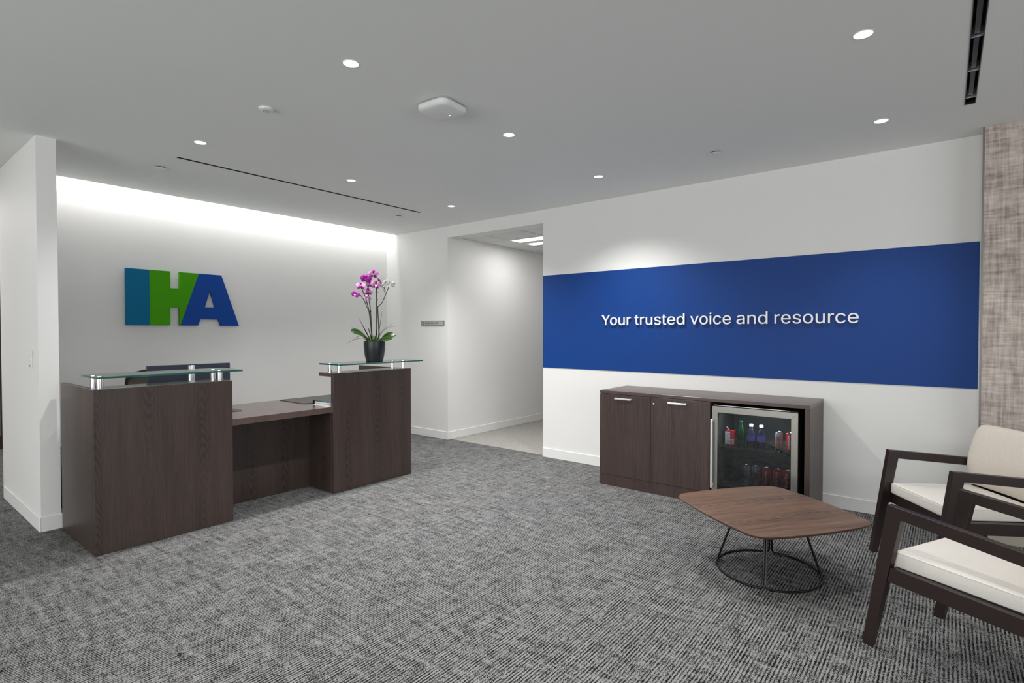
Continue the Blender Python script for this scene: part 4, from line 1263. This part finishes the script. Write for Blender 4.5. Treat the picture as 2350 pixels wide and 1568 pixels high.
# ------------------------------------------------------------------ credenza
CX, CY0, CY1, CH = 4.344, 0.748, 2.448, 0.852
cab = thing('credenza', 'low dark brown cabinet with two doors and a built-in fridge under the navy band', 'cabinet', (CX, CY0, 0))


def cpart(name, *bx, mat='cab', bev=0.0015, parent=None, label=None):
    bm = B()
    for b in bx:
        box(bm, b[0] - CX, b[1] - CX, b[2] - CY0, b[3] - CY0, b[4], b[5], bev=bev, seg=1)
    return obj(name, bm, M[mat], parent or cab, label=label)


XB = XR - 0.012
DV = 1.468
cpart('top', (CX, XB, CY0, CY1, CH - 0.026, CH), mat='cab_top')
cpart('side_panel', (CX, XB, CY0, CY0 + 0.035, 0, CH - 0.026))
cpart('side_panel', (CX + 0.020, XB, CY1 - 0.022, CY1, 0.0, CH - 0.026))
cpart('divider_panel', (CX + 0.020, XB, DV - 0.012, DV + 0.010, 0, CH - 0.026))
cpart('back_panel', (XB - 0.014, XB - 0.002, CY0 + 0.035, CY1 - 0.022, 0, CH - 0.027), mat='matte_black')
cpart('bottom_panel', (CX + 0.021, XB - 0.02, DV + 0.010, CY1 - 0.022, 0.07, 0.095))
cpart('plinth', (CX + 0.002, CX + 0.020, DV - 0.012, CY1, 0, 0.0955))
d1 = cpart('door', (CX, CX + 0.019, 1.9605, CY1, 0.098, CH - 0.029))
d2 = cpart('door', (CX, CX + 0.019, DV - 0.012, 1.9575, 0.098, CH - 0.029))
for dd, y0, y1 in ((d1, 2.131, 2.288), (d2, 1.642, 1.797)):
    bm = B()
    box(bm, -0.030, -0.020, y0 - CY0, y1 - CY0, 0.782, 0.796, bev=0.002, seg=1)
    for yy in (y0 + 0.008, y1 - 0.008):
        box(bm, -0.021, 0.0, yy - 0.006 - CY0, yy + 0.006 - CY0, 0.782, 0.796, bev=0.002, seg=1)
    obj('handle', bm, M['handle'], dd, label='polished steel bar handle')
bm = B()
lathe(bm, [(0.0095, 0.0), (0.0095, 0.004), (0.008, 0.005), (0.0, 0.005)], seg=20, M4=Matrix.Rotation(R(-90), 4, 'Y'), c=(0.0, 1.930 - CY0, 0.768))
box(bm, -0.0056, -0.0048, 1.9285 - CY0, 1.9315 - CY0, 0.764, 0.772)
obj('lock', bm, M['chrome'], d2, smooth=40)

# beverage fridge in the open bay
fr = thing('beverage_fridge', 'stainless framed glass door drinks fridge inside the dark cabinet', 'fridge', (CX, 1.134, 0))
FO = 1.134


def fpart(name, *bx, mat='steel', bev=0.0, parent=None, label=None):
    bm = B()
    for b in bx:
        box(bm, b[0] - CX, b[1] - CX, b[2] - FO, b[3] - FO, b[4], b[5], bev=bev, seg=1)
    return obj(name, bm, M[mat], parent or fr, label=label)


F0, F1, G0, G1 = 0.826, 1.442, 0.872, 1.398
FT, GT, GB, FB = 0.792, 0.745, 0.095, 0.050
body = fpart('cabinet_body', (CX + 0.05, CX + 0.50, F0 + 0.005, F0 + 0.035, 0.0, FT - 0.005), (CX + 0.05, CX + 0.50, F1 - 0.035, F1 - 0.005, 0.0, FT - 0.005),
      (CX + 0.05, CX + 0.50, F0 + 0.035, F1 - 0.035, FT - 0.04, FT - 0.005), (CX + 0.05, CX + 0.50, F0 + 0.035, F1 - 0.035, 0.0, 0.165), (CX + 0.47, CX + 0.50, F0 + 0.035, F1 - 0.035, 0.165, FT - 0.04), mat='fridge_in')
def mitred(name, pts, mat, parent):
    return obj(name, prism(B(), [(y - FO, z) for y, z in pts], 'x', 0.004, 0.044, bev=0.0008, seg=1), M[mat], parent)


door = mitred('door_frame', [(F0, FB), (G0, GB), (G0, GT), (F0, FT)], 'steel', fr)
mitred('door_stile', [(F1, FB), (G1, GB), (G1, GT), (F1, FT)], 'steel', door)
mitred('door_rail', [(F0, FT), (G0, GT), (G1, GT), (F1, FT)], 'steel_h', door)
mitred('door_rail', [(F0, FB), (G0, GB), (G1, GB), (F1, FB)], 'steel_h', door)
fpart('door_glass', (CX + 0.012, CX + 0.018, G0, G1, GB, GT), mat='dark_glass', parent=door)
fpart('hinge_plate', (CX + 0.030, CX + 0.052, F0 + 0.06, F1 - 0.01, FT + 0.004, FT + 0.008), mat='satin')
fpart('hinge', (CX + 0.012, CX + 0.05, F0 + 0.002, F0 + 0.055, FT, FT + 0.010), mat='black')
bm = B()
box(bm, -0.036, -0.024, 1.427 - FO, 1.441 - FO, 0.15, 0.695, bev=0.002, seg=1)
for z in (0.165, 0.68):
    box(bm, -0.025, 0.005, 1.429 - FO, 1.439 - FO, z - 0.008, z + 0.008)
obj('handle', bm, M['handle'], door, label='vertical polished handle bar')


def wire_shelf(z):
    bm = B()
    y0, y1, x0, x1 = F0 + 0.04 - FO, F1 - 0.04 - FO, 0.075, 0.46
    box(bm, x0, x0 + 0.006, y0, y1, z - 0.012, z)
    box(bm, x0, x1, y0, y0 + 0.004, z - 0.006, z)
    box(bm, x0, x1, y1 - 0.004, y1, z - 0.006, z)
    for k in range(12):
        y = y0 + (y1 - y0) * (k + 0.5) / 12
        box(bm, x0, x1, y - 0.0013, y + 0.0013, z - 0.003, z)
    box(bm, x0 + 0.18, x0 + 0.183, y0, y1, z - 0.006, z - 0.003)
    obj('shelf', bm, M['satin'], fr)


Z1S, Z2S = 0.180, 0.468
wire_shelf(Z1S)
wire_shelf(Z2S)
lamp = area('fridge_fill', (CX + 0.085, 1.134, FT - 0.055), (0, R(-20), 0), 0.06, 0.45, 5.5, (0.80, 0.87, 1.0))  # added fill light that brings out the drinks behind the dark glass
obj('fill_light_bar', box(B(), 0.058, 0.115, -0.22, 0.22, FT - 0.047, FT - 0.041), M['led'], fr)  # glowing bar added where the fill light sits


def can(label, x, y, z, kind, word, turn=0.0, group=None):
    t = thing('drink_can', label, 'can', (x, y, z + 0.0002), R(turn), group)
    r, h = 0.029, 0.150
    obj('body', lathe(B(), [(0.0, 0.004), (0.020, 0.003), (0.0215, 0.0), (0.0235, 0.002), (r, 0.012), (r, h - 0.016), (0.0250, h - 0.005)], seg=28), M[kind], t, smooth=40)
    obj('lid', lathe(B(), [(0.0250, h - 0.006), (0.0262, h - 0.003), (0.0255, h - 0.001), (0.0235, h - 0.004), (0.0, h - 0.004)], seg=28), M['can_top'], t, smooth=40)
    bm = B()
    S = 0.052 if len(word) < 6 else 0.030
    pen = 0.020
    for c in word:
        def fn(gx, gy, gz, p=pen):
            a = PI + (gy - 0.2) * S / r * -1.0
            rr = r + 0.0002 + gz
            return (rr * math.cos(a), rr * math.sin(a), p + gx * S)
        if c != ' ':
            glyph_bm(bm, c, fn, 0.0005, shear=0.25, weight=0.012)
        pen += (G[c][0] if c != ' ' else 200) / 1000 * S
    obj('lettering', bm, M['white_ink'] if kind == 'can_red' else M['red_ink'], t)
    return t


def bottle(label, x, y, z, mat, lab, h, cap=True):
    t = thing('drink_bottle', label, 'bottle', (x, y, z + 0.0002))
    r = 0.031
    k = h / 0.20
    obj('body', lathe(B(), [(0.0, 0.003), (r * 0.8, 0.0), (r, 0.006), (r, 0.05 * k), (r * 0.93, 0.055 * k), (r, 0.06 * k), (r, 0.115 * k), (r * 0.85, 0.140 * k), (r * 0.5, 0.165 * k), (0.012, 0.18 * k), (0.012, 0.19 * k)], seg=28), M[mat], t, smooth=40)
    obj('label_band', lathe(B(), [(r + 0.0004, 0.063 * k), (r + 0.0004, 0.105 * k)], seg=28), M[lab], t, smooth=40)
    if cap:
        obj('cap', lathe(B(), [(0.0155, 0.182 * k), (0.0155, 0.200 * k), (0.013, 0.203 * k), (0.0, 0.203 * k)], seg=20), M['cap_white'], t, smooth=40)
    return t


IX = 4.50
CG = 'drink cans in the fridge'
can('silver can at the left end of the lower fridge shelf', IX, 1.222, Z1S, 'can_silver', '', group=CG)
can('silver can with red lettering, second from left on the lower fridge shelf', IX, 1.152, Z1S, 'can_silver', 'Coke', group=CG)
can('red can with white script in the middle of the lower fridge shelf', IX, 1.072, Z1S, 'can_red', 'Coca-Cola', group=CG)
can('red can with white script, second from right on the lower fridge shelf', IX, 0.994, Z1S, 'can_red', 'Coca-Cola', group=CG)
can('red can with white script at the right end of the lower fridge shelf', IX, 0.925, Z1S, 'can_red', 'Coca-Cola', group=CG)
can('silver can with red lettering right of the bottles on the upper fridge shelf', IX, 0.985, Z2S, 'can_silver', 'Coke', group=CG)
can('red can at the right end of the upper fridge shelf', IX, 0.910, Z2S, 'can_red', 'Coca-Cola', group=CG)
bottle('clear bottle with a white cap beside the green bottle in the fridge', IX, 1.186, Z2S, 'bottle_clear', 'bottle_label', 0.185)
bottle('clear bottle with a white cap left of the silver can on the upper fridge shelf', IX, 1.112, Z2S, 'bottle_clear', 'bottle_label', 0.185)
bottle('green bottle between the red carton and the clear bottles in the fridge', IX, 1.262, Z2S, 'bottle_green', 'bottle_green', 0.205, False)
obj('cap', lathe(B(), [(0.0155, 0.186), (0.0155, 0.206), (0.013, 0.209), (0.0, 0.209)], seg=20), M['bottle_green'], [o for o in bpy.data.objects if o.get('label', '').startswith('green bottle')][0], smooth=40)
t = thing('juice_carton', 'small red and white drink carton at the left end of the upper fridge shelf', 'carton', (IX, 1.345, Z2S + 0.0002))
obj('box', box(B(), -0.02, 0.02, -0.036, 0.036, 0.0, 0.122, bev=0.001, seg=1), M['carton_red'], t)
obj('nutrition_panel', box(B(), -0.0206, -0.0199, -0.003, 0.035, 0.012, 0.112), M['white_ink'], t)
obj('barcode_panel', box(B(), -0.0206, -0.0199, -0.034, -0.005, 0.016, 0.052), M['white_ink'], t)
bm = B()
for k in range(11):
    y = -0.031 + k * 0.0024
    box(bm, -0.0210, -0.0205, y, y + (0.0014 if k % 3 else 0.0008), 0.020, 0.048)
for k in range(9):
    box(bm, -0.0210, -0.0205, 0.000, 0.031 - 0.006 * (k % 3), 0.020 + k * 0.0095, 0.0225 + k * 0.0095)
obj('print', bm, M['ink'], t)
o = tube(B(), [(-0.005, 0.015, 0.122), (-0.005, 0.018, 0.140), (-0.005, 0.030, 0.146)], 0.003, 7)
obj('straw', o, M['white_ink'], t)

# ------------------------------------------------------------------ coffee table
ct = thing('coffee_table', 'low rounded square walnut coffee table on black wire legs', 'coffee table', (3.36, 0.79, 0), R(-36))
TH, TT = 0.360, 0.021


def table_outline(sc=1.0, n=10):
    a, r, bul = 0.386, 0.108, 0.020
    pts = []
    for q in range(4):
        base = q * PI / 2
        # corner arc then a bulged side
        cxx, cyy = (a - r), (a - r)
        arc = [(cxx + r * math.cos(R(8) + (PI / 2 - R(16)) * k / n), cyy + r * math.sin(R(8) + (PI / 2 - R(16)) * k / n)) for k in range(n + 1)]
        p0 = arc[-1]
        side = [(p0[0] * (1 - 2 * u), p0[1] + bul * (1 - (1 - 2 * u) ** 2)) for u in (0.12, 0.25, 0.38, 0.5, 0.62, 0.75, 0.88)]
        for x, y in arc + side:
            pts.append((0.004 + sc * (x * math.cos(base) - y * math.sin(base)), 0.011 + sc * (x * math.sin(base) + y * math.cos(base))))
    return pts


obj('tabletop', stack(B(), [(table_outline(0.955), TH - TT), (table_outline(0.990), TH - 0.009), (table_outline(0.999), TH - 0.0035), (table_outline(0.996), TH - 0.0008), (table_outline(0.990), TH)]), M['walnut'], ct, smooth=35)
obj('mounting_plate', box(B(), -0.15, 0.15, -0.15, 0.15, TH - TT - 0.006, TH - TT, bev=0.002, seg=1), M['black'], ct)
rr, rt, rad = 0.276, 0.165, 0.006
for q in range(4):
    a0, a1 = R(46 + 90 * q), R(46 + 90 * (q + 1))
    da = 0.0075 / rr
    fil = 0.026
    pts = []
    zb = rad

    def dirp(a, r_, z):
        return Vector((r_ * math.cos(a), r_ * math.sin(a), z))
    ztop = TH - TT - 0.004
    A0, A1 = a0 + da, a1 - da
    up0 = dirp(A0, rt, ztop)
    for k in range(5):
        u = k / 4
        pts.append(up0.lerp(dirp(A0, rr, zb), u * 0.92))
    cA = A0 + fil / rr
    p1, p2, p3 = pts[-1], dirp(A0, rr, zb), dirp(cA, rr, zb)
    for k in range(1, 6):
        u = k / 6
        pts.append(p1 * (1 - u) ** 2 + p2 * 2 * u * (1 - u) + p3 * u * u)
    cB = A1 - fil / rr
    for k in range(17):
        pts.append(dirp(cA + (cB - cA) * k / 16, rr, zb))
    q1 = dirp(A1, rr, zb).lerp(dirp(A1, rt, ztop), 0.08)
    for k in range(1, 6):
        u = k / 6
        pts.append(dirp(cB, rr, zb) * (1 - u) ** 2 + dirp(A1, rr, zb) * 2 * u * (1 - u) + q1 * u * u)
    for k in range(5):
        pts.append(q1.lerp(dirp(A1, rt, ztop), k / 4))
    obj('wire_leg', tube(B(), pts, rad, 10), M['black'], ct, smooth=60)


# ------------------------------------------------------------------ lounge chairs
def make_chair(label, loc, rz):
    c = thing('lounge_chair', label, 'armchair', loc, rz, 'dark wood lounge armchairs')
    LT = 0.034
    for s in (-1, 1):
        x0, x1 = s * 0.269 - LT / 2, s * 0.269 + LT / 2
        obj('front_leg', prism(B(), [(0.272, 0.0), (0.233, 0.0), (0.118, 0.590), (0.114, 0.638), (0.172, 0.644)], 'x', x0, x1, bev=0.0018), M['chair_wood'], c)
        obj('rear_leg', prism(B(), [(-0.430, 0.0), (-0.392, 0.0), (-0.338, 0.34), (-0.345, 0.602), (-0.388, 0.720), (-0.408, 0.715), (-0.388, 0.598), (-0.388, 0.34)], 'x', x0, x1, bev=0.0018), M['chair_wood'], c)
        obj('arm', prism(B(), [(0.1180, 0.6392), (0.1220, 0.591), (-0.344, 0.550), (-0.345, 0.599)], 'x', x0 + 0.0004, x1 - 0.0004, bev=0.0018), M['chair_wood'], c)
        obj('side_rail', prism(B(), [(0.158, 0.377), (0.170, 0.314), (-0.338, 0.306), (-0.338, 0.371)], 'x', x0 + 0.002, x1 - 0.002, bev=0.002), M['chair_wood'], c)
    obj('front_rail', box(B(), -0.252, 0.252, 0.130, 0.154, 0.312, 0.374, bev=0.002), M['chair_wood'], c)
    obj('rear_rail', box(B(), -0.252, 0.252, -0.382, -0.358, 0.306, 0.366, bev=0.002), M['chair_wood'], c)
    obj('seat_deck', box(B(), -0.251, 0.251, -0.356, 0.129, 0.350, 0.3742), M['matte_black'], c)
    # seat: boxed cushion with a welt
    cu = prism(B(), [(0.160, 0.3745), (0.166, 0.385), (0.165, 0.433), (0.154, 0.444), (-0.31, 0.437), (-0.335, 0.425), (-0.335, 0.3745)], 'x', -0.247, 0.247, bev=0.008, seg=3)
    seat = obj('seat_cushion', cu, M['cream'], c, smooth=45)
    w = B()
    for s in (-1, 1):
        tube(w, [(s * 0.2465, 0.155, 0.439), (s * 0.2465, -0.31, 0.432)], 0.0022, 6)
    tube(w, [(-0.244, 0.1612, 0.4375), (0.244, 0.1612, 0.4375)], 0.0022, 6)
    obj('welt', w, M['cream'], seat, smooth=60)
    # back: thick shaped pad, wider at the top, on a dark shell
    bm = B()
    prof = [(-0.245, 0.425), (-0.205, 0.440), (-0.192, 0.480), (-0.192, 0.540), (-0.212, 0.620), (-0.250, 0.710), (-0.285, 0.770), (-0.315, 0.796), (-0.345, 0.800), (-0.360, 0.785), (-0.345, 0.720), (-0.305, 0.600), (-0.272, 0.500), (-0.262, 0.440)]
    rows = []
    for q in (-1, -0.985, -0.94, -0.8, -0.4, 0, 0.4, 0.8, 0.94, 0.985, 1):
        e = 1 - abs(q)
        shrink = 1.0 if e > 0.059 else 0.90 if e > 0.014 else 0.74 if e > 0.001 else 0.5
        row = []
        cy = sum(p[0] for p in prof) / len(prof)
        for (y, z) in prof:
            my = -0.235 - 0.28 * max(0.0, z - 0.46)                  # mid-plane
            yy = my + (y - my) * shrink - 0.020 * (1 - q * q)        # hollowed towards the middle
            zz = 0.612 + (z - 0.612) * (1 - (1 - shrink) * 0.12)
            row.append(bm.verts.new((0.249 * q, yy - 0.085 + 0.14 * max(0.0, zz - 0.50), zz + 0.012)))
        rows.append(row)
    for a, b in zip(rows, rows[1:]):
        for k in range(len(prof)):
            bm.faces.new((a[k], a[(k + 1) % len(prof)], b[(k + 1) % len(prof)], b[k]))
    bm.faces.new(rows[0])
    bm.faces.new(rows[-1])
    obj('back_cushion', bm, M['cream_back'], c, smooth=60)
    bm = B()
    prism(bm, [(-0.343, 0.340), (-0.353, 0.340), (-0.385, 0.510), (-0.410, 0.650), (-0.430, 0.790), (-0.417, 0.793), (-0.395, 0.650), (-0.368, 0.510)], 'x', -0.244, 0.244, bev=0.002, seg=1)
    obj('back_shell', bm, M['chair_wood'], c)
    return c


ch = make_chair('dark wood armchair with cream seat nearest the camera, cut off by the right edge', (2.9751, -0.0955, 0), R(-26.8))
dup(ch, (3.9952, -0.0199, 0), R(34.76), 'dark wood armchair with tall cream back against the taupe fabric wall')
